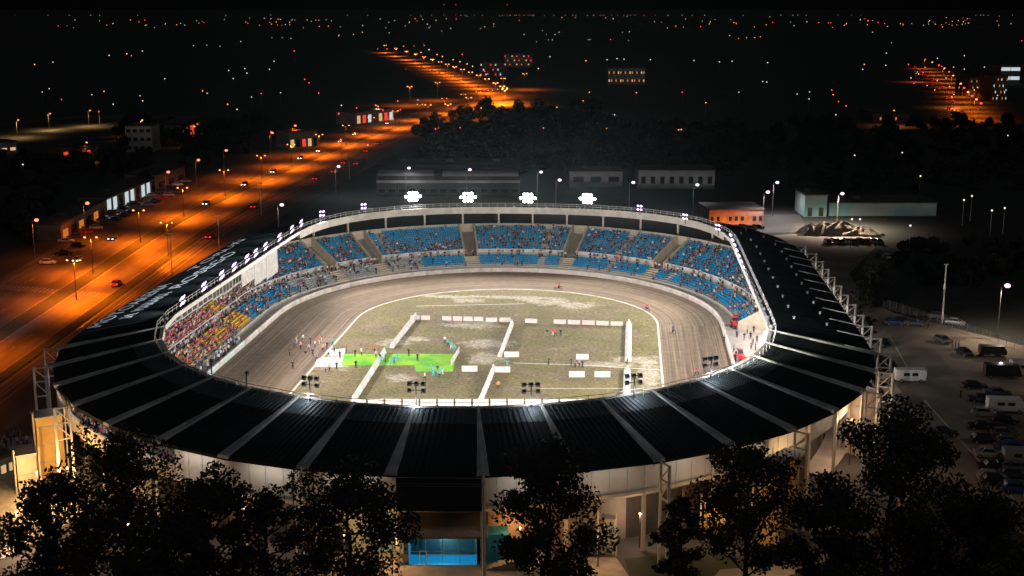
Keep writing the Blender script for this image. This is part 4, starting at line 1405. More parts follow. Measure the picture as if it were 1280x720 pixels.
board_run((441, 503), (481, 441), 8, 'pale board in the slanting row between green carpet and long near row', 'boards of the left slanting row', foot=0.42, h=1.15, ms=('board_white', 'board_cyan', 'board_pink'), gap=0.14)
board_run((489, 436), (520, 397), 9, 'pale board in the slanting row behind the green carpet', 'boards of the far left slanting row', foot=0.42, h=1.15, ms=('board_white', 'board_pink', 'board_white'), gap=0.14)
board_run((600, 503), (617, 462), 5, 'white board in the middle row between the near boards and centre', 'boards of the near middle row', foot=0.42, h=1.15, gap=0.14)
board_run((624, 447), (640, 405), 6, 'white board in the middle row running to the far boards', 'boards of the far middle row', foot=0.42, h=1.15, gap=0.14)
board_run((783, 499), (784, 463), 5, 'white leaning board in the right row below the sandy crossing', 'boards of the near right row', h=1.1, ms=('board_white', 'board_cyan'), gap=0.10, lean=0.0, foot=0.6)
board_run((785, 453), (786, 405), 7, 'white leaning board in the right row above the sandy crossing', 'boards of the far right row', h=1.1, ms=('board_white', 'board_white', 'board_cyan'), gap=0.10, lean=0.0, foot=0.6)
board_run((512, 400), (605, 402), 7, 'white board in the far row left of the middle boards', 'boards of the far left row', h=1.0, ms=('board_white', 'board_pink', 'board_white'), gap=0.12, skip=(2,))
board_run((606, 403), (640, 403), 2, 'white board beside the far end of the middle row', 'boards joining the far middle row', h=1.0, gap=0.15)
board_run((655, 404), (780, 408), 7, 'white board in the far row right of the middle boards', 'boards of the far right cross row', h=1.0, ms=('board_white', 'board_pink', 'board_white'), gap=0.12, skip=(1,))
LOOSE = [((720, 450), (736, 450), 'white board standing alone above the line right of centre'), ((711, 472), (731, 472), 'white board standing alone below the line right of centre'), ((743, 472), (763, 472), 'white board standing alone beside the sandy crossing'),
         ((577, 465), (597, 465), 'white board standing alone left of the central gap'), ((618, 466), (638, 466), 'white board standing alone right of the central gap'), ((630, 447), (649, 447), 'white board standing alone above the central gap beside a teal man'),
         ((564, 458), (574, 441), 'white board standing at the right end of the green carpet')]
for pa, pb, lab in LOOSE: board(pa, pb, 1.15, 'board_white', lab)

# green carpet and white ground sheets
cp = [L(430, 443), L(571, 443), L(566, 465), L(520, 465), L(518, 457), L(427, 457)]
b = MB(); b.poly([(p[0], p[1], 0.10) for p in cp])
for q in range(6):
    p, r = cp[q], cp[(q + 1) % 6]
    b.quad((p[0], p[1], 0.10), (r[0], r[1], 0.10), (r[0], r[1], 0.05), (p[0], p[1], 0.05))
stad(b.build('carpet', 'carpet_green', label='bright green carpet laid on the infield among the team crews', cat='carpet'))
for k, (poly, lab) in enumerate((([(397, 448), (432, 446), (428, 459), (392, 459)], 'white ground sheet beside the green carpet'), ([(413, 438), (432, 436), (430, 444), (410, 446)], 'small white ground sheet behind the larger one'))):
    pts = [L(*p) for p in poly]
    b = MB(); b.poly([(p[0], p[1], 0.09 + 0.01 * k) for p in pts])
    for q in range(4):
        p, r = pts[q], pts[(q + 1) % 4]
        b.quad((p[0], p[1], .09 + .01 * k), (r[0], r[1], .09 + .01 * k), (r[0], r[1], .04), (p[0], p[1], .04))
    stad(b.build('ground_sheet', 'sheet_white', label=lab, cat='sheet'))

# ---- motorcycles and riders
def motorcycle_parts(base, paint):
    for y, r in ((-0.68, 0.33), (0.68, 0.31)):
        b = MB()
        for k in range(14):
            a0, a1 = 2 * math.pi * k / 14, 2 * math.pi * (k + 1) / 14
            b.tube((0, y + r * math.cos(a0), r + r * .98 * math.sin(a0)), (0, y + r * math.cos(a1), r + r * .98 * math.sin(a1)), 0.05, n=5, caps=False)
        w = b.build('wheel', 'tyre', base)
        b = MB()
        for k in range(6):
            a = math.pi * k / 6
            b.tube((0, y - r * .9 * math.cos(a), r - r * .9 * math.sin(a)), (0, y + r * .9 * math.cos(a), r + r * .9 * math.sin(a)), 0.012, n=4, caps=False)
        b.tube((-.06, y, r), (.06, y, r), 0.05, n=8)
        b.build('rim', 'rim', w)
    b = MB()
    b.tube((0, .68, .32), (0, .1, .42), .03); b.tube((0, .1, .42), (0, -.30, .80), .035); b.tube((0, -.30, .80), (0, .35, .72), .03); b.tube((0, .35, .72), (0, .68, .32), .028)
    for s in (-1, 1): b.tube((s * .07, -.68, .33), (s * .07, -.34, .98), .028)
    b.build('frame', 'steel_galv', base)
    b = MB(); b.box((0, .02, .46), (.22, .36, .30)); b.tube((0, 0, .5), (0, -.12, .72), .09, n=8); b.build('engine', 'steel_dark', base)
    b = MB(); b.loft([[(-.10, -.28, .80), (.10, -.28, .80), (.08, -.28, .96), (-.08, -.28, .96)], [(-.13, .05, .78), (.13, .05, .78), (.08, .05, .90), (-.08, .05, .90)]]); b.build('fuel_tank', paint, base)
    b = MB(); b.loft([[(-.10, .05, .78), (.10, .05, .78), (.09, .05, .86), (-.09, .05, .86)], [(-.08, .55, .78), (.08, .55, .78), (.05, .55, .84), (-.05, .55, .84)], [(-.08, .95, .74), (.08, .95, .74), (.05, .95, .78), (-.05, .95, .78)]]); b.build('seat', paint, base)
    b = MB(); b.tube((-.40, -.52, 1.0), (0, -.36, 1.0), .022); b.tube((0, -.36, 1.0), (.40, -.52, 1.0), .022); b.build('handlebar', 'steel_galv', base)
def rider(px, py, top, paint, dirang, lab, hel='cap_red', lean=0.0):
    u, v = L(px, py)
    k = min(1, max(0, 0.4))
    w = S2W(u, v, 0.12)
    e = empty('motorcycle', w, dirang - ST, label='speedway motorcycle ' + lab, cat='motorcycle')
    motorcycle_parts(e, paint)
    e.rotation_euler = (0, R(lean), dirang - ST)
    p = link('person', person_mesh('ride', top, 'black', hel), None, label='rider in %s suit and helmet %s' % (top, lab), cat='person')
    p.location = w; p.rotation_euler = (0, R(lean), dirang - ST)
    b = MB(); J, _ = skeleton('ride'); c = J['head']; b.ball((c[0], c[1], c[2] + .03), 0.16, 10, 6); b.build('helmet', hel, p, smooth=True)
rider(698, 362, 'orange', 'red_paint', R(95), 'entering the far bend', lean=-14)
rider(809, 388, 'red', 'red_paint', R(35), 'leaving the far bend on the outside', lean=-14)
rider(842, 417, 'purple', 'steel_dark', R(15), 'hugging the white inner kerb on the right straight', hel='hair_dark', lean=-10)
rider(871, 470, 'red', 'red_paint', R(2), 'low on the right straight beside the roof edge', lean=-6)

# ---- people on the infield
def crew(px, py, pose, top, leg, lab, group=None, rz=None, hair='hair_dark', sc=1.0):
    u, v = L(px, py)
    w = S2W(u, v, 0.06)
    o = person(w, rng.uniform(0, 6.28) if rz is None else rz, pose, top, leg, lab, group, hair)
    return o
for k, (px, py, t, l, ps) in enumerate([(362, 445, 'black', 'black', 'stand'), (368, 435, 'grey', 'denim', 'walk'), (376, 437, 'pink', 'black', 'stand'), (382, 448, 'black', 'khaki', 'stand'), (386, 440, 'beige', 'denim', 'walk'), (391, 446, 'navy', 'black', 'stand'), (394, 436, 'white', 'denim', 'stand'), (399, 431, 'red', 'red' if 0 else 'white', 'stand'),
                                        (402, 428, 'red', 'white', 'wave'), (404, 440, 'pink', 'black', 'walk'), (409, 437, 'black', 'denim', 'stand'), (416, 433, 'teal', 'denim', 'stand'), (418, 441, 'grey', 'black', 'stand'), (425, 449, 'navy', 'black', 'stand'), (433, 442, 'purple', 'denim', 'stand'), (366, 462, 'black', 'black', 'stand'), (371, 430, 'beige', 'white', 'stand'), (379, 428, 'white', 'khaki', 'walk'), (388, 431, 'black', 'denim', 'stand'), (396, 452, 'grey', 'black', 'walk'), (411, 446, 'white', 'black', 'stand')]):
    crew(px, py, ps, t, l, 'person in %s top, %s trousers, %s among the left straight group' % (hue[t], l, 'walking' if ps == 'walk' else 'standing'), 'people gathered on the left straight')
for k, (px, py, t, l) in enumerate([(407, 466, 'pink', 'black'), (412, 465, 'beige', 'black'), (421, 463, 'black', 'black'), (445, 461, 'black', 'black')]):
    crew(px, py, 'stand', t, l, 'person in %s top below the white ground sheet' % hue[t], 'people below the ground sheet')
for k, (px, py, t, l, ps) in enumerate([(444, 447, 'black', 'denim', 'stand'), (452, 445, 'white', 'black', 'stand'), (468, 441, 'red', 'black', 'stand'), (470, 448, 'pink', 'denim', 'stand'), (477, 456, 'teal', 'teal', 'walk'), (482, 453, 'navy', 'black', 'stand'), (488, 458, 'teal', 'teal', 'stand'), (493, 456, 'blue', 'denim', 'stand'), (497, 452, 'teal', 'teal', 'walk'), (511, 446, 'black', 'black', 'stand'), (522, 452, 'navy', 'black', 'stand'), (475, 452, 'navy', 'teal', 'stand')]):
    crew(px, py, ps, t, l, 'crew member in %s top and %s trousers on the green carpet' % (hue[t], l), 'crew on the green carpet')
for k, (px, py, t, l, ps) in enumerate([(531, 476, 'white', 'black', 'walk'), (542, 472, 'teal', 'teal', 'walk'), (547, 467, 'navy', 'teal', 'stand'), (553, 469, 'teal', 'white', 'walk'), (540, 467, 'teal', 'teal', 'stand'), (549, 473, 'teal', 'black', 'stand')]):
    crew(px, py, ps, t, l, 'crew member in %s top and %s trousers below the green carpet' % (hue[t], l), 'crew below the green carpet')
for k, (px, py, t, l) in enumerate([(556, 430, 'white', 'black'), (560, 434, 'teal', 'black'), (564, 437, 'teal', 'white'), (568, 441, 'teal', 'teal')]):
    crew(px, py, 'walk', t, l, 'crew member in %s top and %s trousers walking to the carpet board' % (hue[t], l))
crew(634, 458, 'stand', 'blue', 'teal', 'man in blue top and teal trousers at the central gap')
crew(686, 457, 'stand', 'black', 'black', 'marshal in black standing on the line right of centre')
crew(684, 421, 'stand', 'black', 'khaki', 'man in black left of the officials in red')
crew(701, 421, 'walk', 'black', 'denim', 'man in black right of the officials in red')
for px, py, t in ((714, 458, 'black'), (719, 460, 'grey'), (724, 459, 'pink'), (728, 461, 'navy')):
    crew(px, py, 'stand', t, 'black', 'official in %s top between the two loose boards' % hue[t])
crew(784, 458, 'stand', 'black', 'black', 'marshal in black in the gap of the right board row')
crew(623, 487, 'stand', 'orange', 'black', 'marshal in orange beside the near middle boards')
# people behind the track fence, left and right
for k in range(46):
    v = -36 + 34 * rng.random(); u = -51.2 - 1.7 * rng.random()
    t = ['blue', 'white', 'navy', 'grey', 'black', 'white'][int(rng.integers(6))]
    person(S2W(u, v, 0.32), rng.uniform(0, 6.28), 'stand' if rng.random() < .6 else 'walk', t, ['denim', 'black', 'white'][int(rng.integers(3))], 'person in %s top on the walkway behind the left fence' % hue[t], 'people in %s tops on the left trackside walkway' % hue[t])
for k, (px, py) in enumerate([(905, 425), (921, 418), (930, 421), (934, 414), (938, 420), (941, 428), (944, 434), (939, 433), (946, 424), (936, 407), (942, 412), (917, 436)]):
    t = ['black', 'navy', 'black', 'grey'][k % 4]
    u, v = L(px, py + 4, 0.4)
    person(S2W(u, v, 0.36), rng.uniform(0, 6.28), 'stand', t, 'black', 'person in %s top in the pit bay inside the right rim' % hue[t], 'people in %s tops in the right pit bay' % hue[t])

# ---- red tractors
def tractor(px, py, rz, lab, z=0.06):
    u, v = L(px, py, z)
    e = empty('tractor', S2W(u, v, z), rz, label=lab, cat='tractor')
    b = MB(); b.loft([[(-.4, -1.3, .6), (.4, -1.3, .6), (.36, -1.3, 1.25), (-.36, -1.3, 1.25)], [(-.5, .1, .6), (.5, .1, .6), (.42, .1, 1.4), (-.42, .1, 1.4)]]); b.build('bonnet', 'red_paint', e)
    b = MB(); b.loft([[(-.7, .1, .7), (.7, .1, .7), (.7, 1.3, .7), (-.7, 1.3, .7)], [(-.65, .2, 1.5), (.65, .2, 1.5), (.65, 1.3, 1.5), (-.65, 1.3, 1.5)]]); b.build('body', 'red_paint', e)
    b = MB(); b.loft([[(-.62, .25, 1.5), (.62, .25, 1.5), (.62, 1.25, 1.5), (-.62, 1.25, 1.5)], [(-.52, .4, 2.2), (.52, .4, 2.2), (.52, 1.15, 2.2), (-.52, 1.15, 2.2)]]); b.build('cab_glass', 'glass_dark', e)
    b = MB(); b.box((0, .78, 2.26), (1.25, 1.0, .1)); b.build('cab_roof', 'red_paint', e)
    for x, y, r in ((-.75, .85, .62), (.75, .85, .62), (-.6, -1.0, .38), (.6, -1.0, .38)):
        b = MB(); b.tube((x - .15, y, r), (x + .15, y, r), r, n=14); w = b.build('wheel', 'tyre', e)
        b = MB(); b.tube((x - .17, y, r), (x + .17, y, r), r * .5, n=10); b.build('rim', 'red_paint', w)
crew(691, 420, 'stand', 'red', 'white', 'official in red top and white trousers between two men in black')
crew(694, 421, 'walk', 'red', 'black', 'official in red top and black trousers between two men in black')
tractor(920, 410, R(10), 'red tractor parked in the pit bay beside the blue seats', 0.36)
tractor(926, 452, R(20), 'red tractor parked in the pit bay beside the near roof edge', 0.36)
# ================================================================== STREET LAMPS
def street_lamp(px, py, h, kind, energy, label, group=None, col=(1.0, 0.45, 0.12), lens='e_sodium', arms=1, side=1, r=0.34, cone=150, post='steel_galv', pos=None):
    p = G(px, py, h) if pos is None else Vector((pos[0], pos[1], h))
    e = empty('street_lamp', (p.x, p.y, 0), 0, label=label, cat='street lamp', group=group)
    b = MB()
    b.tube((0, 0, 0), (0, 0, h - 0.3), 0.11, 0.07, n=6)
    b.tube((0, 0, 0), (0, 0, 1.1), 0.17, 0.15, n=6)
    xs = (-1.5, 1.5) if arms == 2 else (1.2 * side,)
    for x in xs: b.tube((0, 0, h - 0.35), (x * .75, 0, h + 0.08), 0.05, n=5)
    b.build('post', post, e)
    for x in xs:
        b = MB()
        b.loft([[(x - .5, -.16, h + .05), (x + .5, -.16, h + .05), (x + .5, .16, h + .05), (x - .5, .16, h + .05)], [(x - .35, -.10, h + .22), (x + .35, -.10, h + .22), (x + .35, .10, h + .22), (x - .35, .10, h + .22)]])
        hd = b.build('lamp_head', 'steel_dark', e)
        b = MB(); b.ball((x, 0, h - .02), r, 10, 6, sz=0.7); b.build('globe', lens, hd, smooth=True)
    if energy:
        l = lamp('SPOT', 'lamp_light', e, (sum(xs) / len(xs), 0, h - 0.5), energy, col, 0.25, min(cone, 156), 0.6, (sum(xs) / len(xs), 0, 0))
    return e
SOD = (1.0, 0.16, 0.004)
for k, (px, py) in enumerate([(40, 275), (104, 254), (206, 215), (244, 200), (279, 188), (337, 166), (366, 157)]):
    street_lamp(px, py, 10.5, 0, 3500, 'orange street lamp on the verge beside the parked cars across the avenue', 'lamps on the far verge of the avenue', SOD, 'e_sodium_red', side=1, r=0.6)  # globe oversized to stand in for the lamp's halo
MED = [(92, 325, 9.5), (208, 278, 9.5)]
for k, (px, py, h) in enumerate(MED):
    street_lamp(px, py, h, 0, 76000, 'twin-headed dark lamp post by the zebra crossing on the median' if k == 0 else 'twin-headed dark lamp post on the median further from the crossing', None, SOD, 'e_sodium', arms=2, r=0.30, cone=165, post='steel_dark')
for s in (17.5, 21, 25, 29.5, 34, 38, 42, 46, 50, 54, 58, 62, 66, 70, 74, 78):
    q = road_at(0.41, s)
    street_lamp(0, 0, 9.5, 0, 74000, 'twin-headed lamp post on the grass median of the avenue beyond the stadium', 'twin lamps on the distant median', SOD, 'e_sodium', arms=2, r=0.34, cone=165, post='steel_dark', pos=(q.x, q.y))
for s in (5, 8, 11):
    q = road_at(0.41, s)
    street_lamp(0, 0, 9.5, 0, 42000, 'twin-headed lamp post on the near median below the photograph edge', 'near median lamps', SOD, 'e_sodium', arms=2, r=0.30, cone=165, post='steel_dark', pos=(q.x, q.y))
for k, s in enumerate(range(0, 36, 2)):
    a = r2L[min(s, len(r2L) - 1)].lerp(r2R[min(s, len(r2R) - 1)], 0.5)
    street_lamp(0, 0, 11.0, 0, 110000, 'tall orange lamp on the distant avenue climbing away from the junction', 'lamps along the distant avenue', SOD, 'e_sodium', arms=2, r=0.62, cone=165, pos=(a.x, a.y))
for px, py in ((512, 108), (547, 103), (586, 122), (560, 130), (535, 131), (629, 98), (656, 92)):
    street_lamp(px, py, 13.0, 0, 60000, 'tall orange mast lamp standing round the road junction', 'mast lamps at the junction', SOD, 'e_sodium', arms=2, r=0.45, cone=165)
# tall timber poles beside the service road
for px, py in ((212, 290), (272, 268), (325, 228), (436, 190), (100, 410)):
    p = G(px, py, 11)
    b = MB(); b.tube((0, 0, 0), (0, 0, 11), 0.16, 0.11, n=7); b.box((0, 0, 10.6), (1.6, 0.12, 0.14))
    for x in (-.6, 0, .6): b.tube((x, 0, 10.67), (x, 0, 10.9), 0.05, n=5)
    b.build('utility_pole', 'steel_beige', label='tan utility pole with a crossarm beside the service road', cat='pole', group='utility poles along the service road', loc=(p.x, p.y, 0), rz=0.3)
# white lamps behind the stadium
WL = (1.0, 0.90, 0.95)
for px, py, lab in ((347, 256, 'white lamp on a post between the roof lettering and avenue'), (419, 208, 'white lamp on a post by the red tail lights'), (507, 210, 'white lamp over the left half of the long grey hall'), (583, 212, 'white lamp over the right half of the long grey hall'), (672, 215, 'white lamp right of the long grey hall'), (695, 225, 'white lamp behind the rightmost dazzling floodlight'), (787, 228, 'white lamp in front of the low windowed block'), (867, 231, 'white lamp at the right end of the low windowed block'),
                    (955, 240, 'white lamp beside the orange lit building'), (967, 228, 'taller white lamp behind the orange lit building'), (1048, 242, 'white lamp in front of the teal lit warehouse'), (1252, 357, 'violet-white lamp on a tall post beside the dark field')):
    street_lamp(px, py, 11.0, 0, {1048: 90000, 955: 9000, 967: 9000, 1252: 9000}.get(px, 1800), lab, None, (1.0, .80, .62) if px > 1000 else WL, 'e_white_lamp', side=1, r=0.62, cone=160)  # globe drawn larger in place of a glow round the lamp
for pos in ((128, 262), (112, 222), (100, 180), (96, 140)):  # posts added outside the view to light the lot
    street_lamp(0, 0, 10.0, 0, 16000 if pos[1] > 200 else 4500, 'added lamp on a post out of view beside the pale parking lot', 'added parking lot lamps out of view', (1.0, 0.66, 0.40), 'e_white_lamp', r=0.3, cone=160, pos=pos)
# bare mast on the dark field
p = G(1183, 330, 13)
b = MB(); b.tube((0, 0, 0), (0, 0, 13), 0.22, 0.14, n=8); b.tube((0, 0, 7.5), (0, 0, 8.6), 0.26, n=8); b.box((0, 0, 12.9), (0.9, 0.2, 0.2))
b.build('mast', 'steel_white', label='bare white mast standing at the corner of the dark field', cat='mast', loc=(p.x, p.y, 0))

# warm lamps round the near foot of the stadium
for k, (px, py, h, en, cc) in enumerate([(70, 540, 6.0, 1700, (1.0, .62, .30)), (30, 560, 5.0, 1500, (1.0, .66, .42)), (20, 640, 5.0, 1500, (1.0, .62, .38)), (430, 668, 4.5, 420, (1.0, .55, .22)), (490, 668, 4.0, 300, (1.0, .55, .22)), (650, 660, 4.0, 420, (1.0, .55, .22)), (748, 668, 4.2, 420, (1.0, .50, .18)), (800, 642, 4.5, 420, (1.0, .66, .45)), (900, 640, 4.5, 420, (1.0, .56, .24)), (960, 560, 8.5, 700, (1.0, .55, .20)), (952, 630, 5.0, 800, (1.0, .55, .20)), (1000, 590, 6.0, 600, (1.0, .58, .24)), (1065, 525, 7.0, 600, (1.0, .62, .36)), (46, 590, 4.5, 1500, (1.0, .58, .22)), (84, 585, 5.0, 1100, (1.0, .55, .2)), (310, 640, 5.0, 300, (1.0, .68, .45)), (160, 655, 4.5, 260, (1.0, .62, .38)), (1000, 690, 4.0, 300, (1.0, .62, .36))]):
    p = G(px, py, h)
    e = empty('bollard_lamp', (p.x, p.y, 0), 0, label='warm lamp on a thin post at the near foot of the stadium', cat='lamp', group='warm lamps at the near foot of the stadium')
    b = MB(); b.tube((0, 0, 0), (0, 0, h - .2), 0.06, n=6); b.build('post', 'steel_dark', e)
    b = MB(); b.ball((0, 0, h), 0.13, 8, 5); b.build('globe', 'e_warmbulb', e)
    lamp('POINT', 'lamp_light', e, (0, -0.25, h - .1), en * (3.0 if px < 520 or px > 930 else 1.6), cc, 0.25)

# ================================================================== VEHICLES
PAINT = {'black': (.010, .010, .012), 'silver': (.42, .43, .45), 'white': (.75, .75, .74), 'red': (.42, .02, .02), 'blue': (.03, .06, .22), 'grey': (.13, .13, .14), 'dark green': (.02, .06, .04), 'beige': (.45, .38, .28)}
for n_, c_ in PAINT.items():
    mm = mat('paint_' + n_, c_, 0.28, 0.35 if n_ in ('silver', 'grey') else 0.0)
    mm.node_tree.nodes['Principled BSDF'].inputs['Coat Weight'].default_value = 0.6
CARS = {}
def car_proto(paint, kind='hatch', lights=None):
    key = (paint, kind, lights)
    if key in CARS: return CARS[key]
    e = empty('parked_car', (0, 0, -500))
    ln, w = (4.2, 1.76) if kind == 'hatch' else (4.6, 1.80)
    x = w / 2
    # body: stations along y, front at -y
    def sec(y, hw, z0, z1, zs):
        return [(-hw * .92, y, z0), (hw * .92, y, z0), (hw, y, zs), (hw * .94, y, z1), (-hw * .94, y, z1), (-hw, y, zs)]
    b = MB()
    L2 = ln / 2
    b.loft([sec(-L2, x * .72, .36, .58, .46), sec(-L2 + .18, x * .93, .24, .72, .5), sec(-L2 + 1.15, x, .22, .90, .55), sec(0, x, .22, .95, .58), sec(L2 - 1.0, x, .22, .97, .58), sec(L2 - .2, x * .95, .26, .95, .56), sec(L2, x * .80, .36, .84, .5)])
    b.build('body', 'paint_' + paint, e, smooth=False)
    back = L2 - (.35 if kind == 'hatch' else 1.0)
    b = MB()
    b.loft([[(-x * .90, -L2 + 1.05, .90), (x * .90, -L2 + 1.05, .90), (x * .92, back, .95), (-x * .92, back, .95)], [(-x * .70, -L2 + 1.75, 1.40), (x * .70, -L2 + 1.75, 1.40), (x * .70, back - .45, 1.42), (-x * .70, back - .45, 1.42)]])
    b.build('windows', 'glass_dark', e)
    b = MB()
    b.loft([[(-x * .71, -L2 + 1.70, 1.39), (x * .71, -L2 + 1.70, 1.39), (x * .71, back - .42, 1.41), (-x * .71, back - .42, 1.41)], [(-x * .60, -L2 + 1.95, 1.47), (x * .60, -L2 + 1.95, 1.47), (x * .60, back - .65, 1.48), (-x * .60, back - .65, 1.48)]])
    for sx in (-1, 1):
        for ya, yb in ((-L2 + 1.05, -L2 + 1.75), (back, back - .45)):
            b.tube((sx * x * .91, ya, .90), (sx * x * .71, yb, 1.41), .045, n=4)
    b.build('roof', 'paint_' + paint, e)
    for sx in (-1, 1):
        for y in (-L2 + .82, L2 - .82):
            b = MB(); b.tube((sx * (x - .20), y, .31), (sx * (x + .02), y, .31), .31, n=12); wh = b.build('wheel', 'tyre', e)
            b = MB(); b.tube((sx * (x - .02), y, .31), (sx * (x + .035), y, .31), .19, n=8); b.build('rim', 'rim', wh)
        b = MB(); b.box((sx * x * .66, -L2 + .03, .60), (.34, .14, .15)); b.build('headlight', {'on': 'e_head', 'cool': 'e_head_cool'}.get(lights, 'glass_dark'), e)
        b = MB(); b.box((sx * x * .70, L2 - .03, .74), (.30, .12, .18)); b.build('tail_light', 'e_tail' if lights in ('on', 'tail', 'cool') else 'red_paint', e)
        b = MB(); b.box((sx * (x + .06), -L2 + 1.35, .98), (.16, .10, .12)); b.build('mirror', 'paint_' + paint, e)
    CARS[key] = e
    return e
def car(loc, rz, paint, label, group=None, kind='hatch', lights=None, name='parked_car'):
    pr = car_proto(paint, kind, lights)
    c = pr if 'used' not in pr else copy_tree(pr)
    if 'used' not in pr: pr['used'] = 1
    c.location = (loc[0], loc[1], 0.03); c.rotation_euler = (0, 0, rz); c.name = name
    for k_ in ('label', 'group', 'category'):
        if k_ in c: del c[k_]
    return tag(c, label=label, cat='car', group=group)
def road_dir(s):
    a, c = road_at(.5, s - .4), road_at(.5, s + .4)
    d = c - a
    return math.atan2(d.y, d.x)
# front of a car is -y: a car facing the camera has rz 0
def on_road(px, py, facing, paint, lights, lab, group=None, kind='hatch'):
    p = G(px, py)
    s = min(range(1, len(roadL) - 1), key=lambda i: abs(roadL[i].y - p.y))
    a = road_dir(s)
    rz = a - math.pi / 2 + (0 if facing == 'to' else math.pi)
    car(p, rz, paint, lab, group, kind, lights, name='car')
on_road(141, 300, 'to', 'black', 'cool', 'dark car with bright headlights driving towards the zebra crossing')
on_road(97, 327, 'to', 'silver', 'on', 'silver car driving beside the twin lamp post at the crossing')
on_road(146, 357, 'away', 'red', 'tail', 'red car with glowing tail lights on the service road')
on_road(262, 298, 'away', 'red', 'tail', 'red car with glowing tail lights beside the roof lettering end')
on_road(318, 260, 'away', 'red', 'tail', 'red car with tail lights left of the white lamp post')
for px, py in ((306, 232), (342, 216), (376, 199), (399, 190), (426, 178), (444, 169), (258, 256), (485, 155)):
    on_road(px, py, 'to', 'grey', 'on', 'oncoming car with amber headlights far up the avenue', 'oncoming cars far up the avenue')
for px, py in ((446, 206), (472, 181), (430, 205), (395, 225), (458, 190), (418, 216)):
    on_road(px, py, 'away', 'red', 'tail', 'car with red tail lights queueing up the avenue behind the stadium', 'cars with tail lights up the avenue')
for px, py in ((520, 82), (527, 84), (533, 86), (540, 88), (549, 92), (520, 77), (508, 87), (560, 97), (604, 114), (530, 80)):
    p = G(px, py)
    car(p, R(190), 'red', 'tiny car with red tail lights on the distant avenue', 'cars on the distant avenue', lights='tail', name='car')
# queue of traffic and lamps on the far street at the right
for k in range(26):
    t = k / 25
    i_ = t * (len(r3L) - 2); j_ = int(i_); f_ = i_ - j_
    a = r3L[j_].lerp(r3L[j_ + 1], f_); c = r3R[j_].lerp(r3R[j_ + 1], f_)
    q = a.lerp(c, rng.random())
    if t > .25 or k % 2: car((q.x, q.y), R(170) + rng.uniform(-.3, .3), 'red', 'tiny car with red tail lights queueing on the far street', 'cars queueing on the far street', lights='tail', name='car')
    if k % 2 == 0:
        street_lamp(0, 0, 10.0, 0, 60000, 'orange lamp beside the queue on the far street', 'lamps along the far street', SOD, 'e_sodium' if k % 4 else 'e_far_red', r=0.75, cone=165, pos=(c.x + 4, c.y))
# parked rows in front of the shop across the avenue
cols = ['black', 'silver', 'grey', 'white', 'blue', 'black', 'red', 'silver', 'grey', 'beige']
n_ = 0
for row, (pa, pb, n) in enumerate((((55, 316), (228, 238), 17), ((98, 286), (232, 228), 12), ((60, 330), (98, 309), 3))):
    for k in range(n):
        t = k / max(1, n - 1)
        a, c = G(*pa), G(*pb)
        q = a.lerp(c, t)
        if rng.random() < 0.12: continue
        cc = cols[int(rng.integers(len(cols)))]
        kd = 'hatch' if rng.random() < .6 else 'saloon'
        car(q, R(100) + rng.uniform(-.06, .06), cc, '%s %s parked in the rows before the lit shop front' % (cc, 'hatchback' if kd == 'hatch' else 'saloon'), '%s %s cars parked before the shop' % (cc, kd), kd)
# right-hand lot
RC = [(1205, 444, 'black', 12, 'dark car parked alone in the middle of the pale lot'), (1130, 405, 'black', 80, 'black car in the short row at the lot corner'), (1143, 407, 'grey', 82, 'grey car in the short row at the lot corner'), (1118, 406, 'blue', 84, 'blue car in the short row at the lot corner'), (1155, 396, 'black', 70, 'black car behind the man in blue at the lot edge'), (1172, 398, 'grey', 70, 'grey car at the edge of the dark field beside the mast'),
      (1194, 406, 'silver', 60, 'silver car at the edge of the dark field near the fence'), (1178, 428, 'grey', 20, 'low grey car standing between fence and lone dark car'), (1103, 432, 'black', 10, 'black car tucked beside the white roof frames'), (1110, 458, 'black', 10, 'black car tucked beside the white trailer'), (1100, 330, 'black', 75, 'black car under the bushes beyond the right roof corner'), (1112, 324, 'white', 75, 'white car beside the bushes beyond the right roof corner'),
      (1250, 540, 'black', 78, 'black car in the dark row behind the camper van'), (1262, 556, 'grey', 78, 'grey car in the dark row beside the white minibus'), (1240, 600, 'silver', 78, 'silver car by the painted line at the lawn'), (1180, 545, 'black', 85, 'black car parked across the green strip under the trees'), (1168, 548, 'grey', 85, 'grey car parked across the green strip under the trees'), (1270, 615, 'blue', 80, 'blue car beside the glowing blue sign')]
for k_ in range(16):
    px, py = 1222 + (k_ % 2) * 26 + rng.uniform(-4, 4) + k_ * 1.5, 486 + k_ * 8.5
    cc = ['black', 'grey', 'black', 'blue', 'silver', 'black'][k_ % 6]
    RC.append((px, py, cc, 82, '%s car in the crowded dark rows along the right side of the lot' % cc))
for px, py, cc, a, lab in RC: car(G(px, py), R(a), cc, lab, '%s cars in the crowded rows of the lot' % cc if 'crowded' in lab else None, kind='saloon' if int(px) % 2 else 'hatch')
for k, px in enumerate(range(1035, 1100, 8)):
    car(G(px, 305 - (k % 2)), R(5), cols[k], '%s car in the row before the sand heaps' % cols[k], 'cars before the sand heaps')

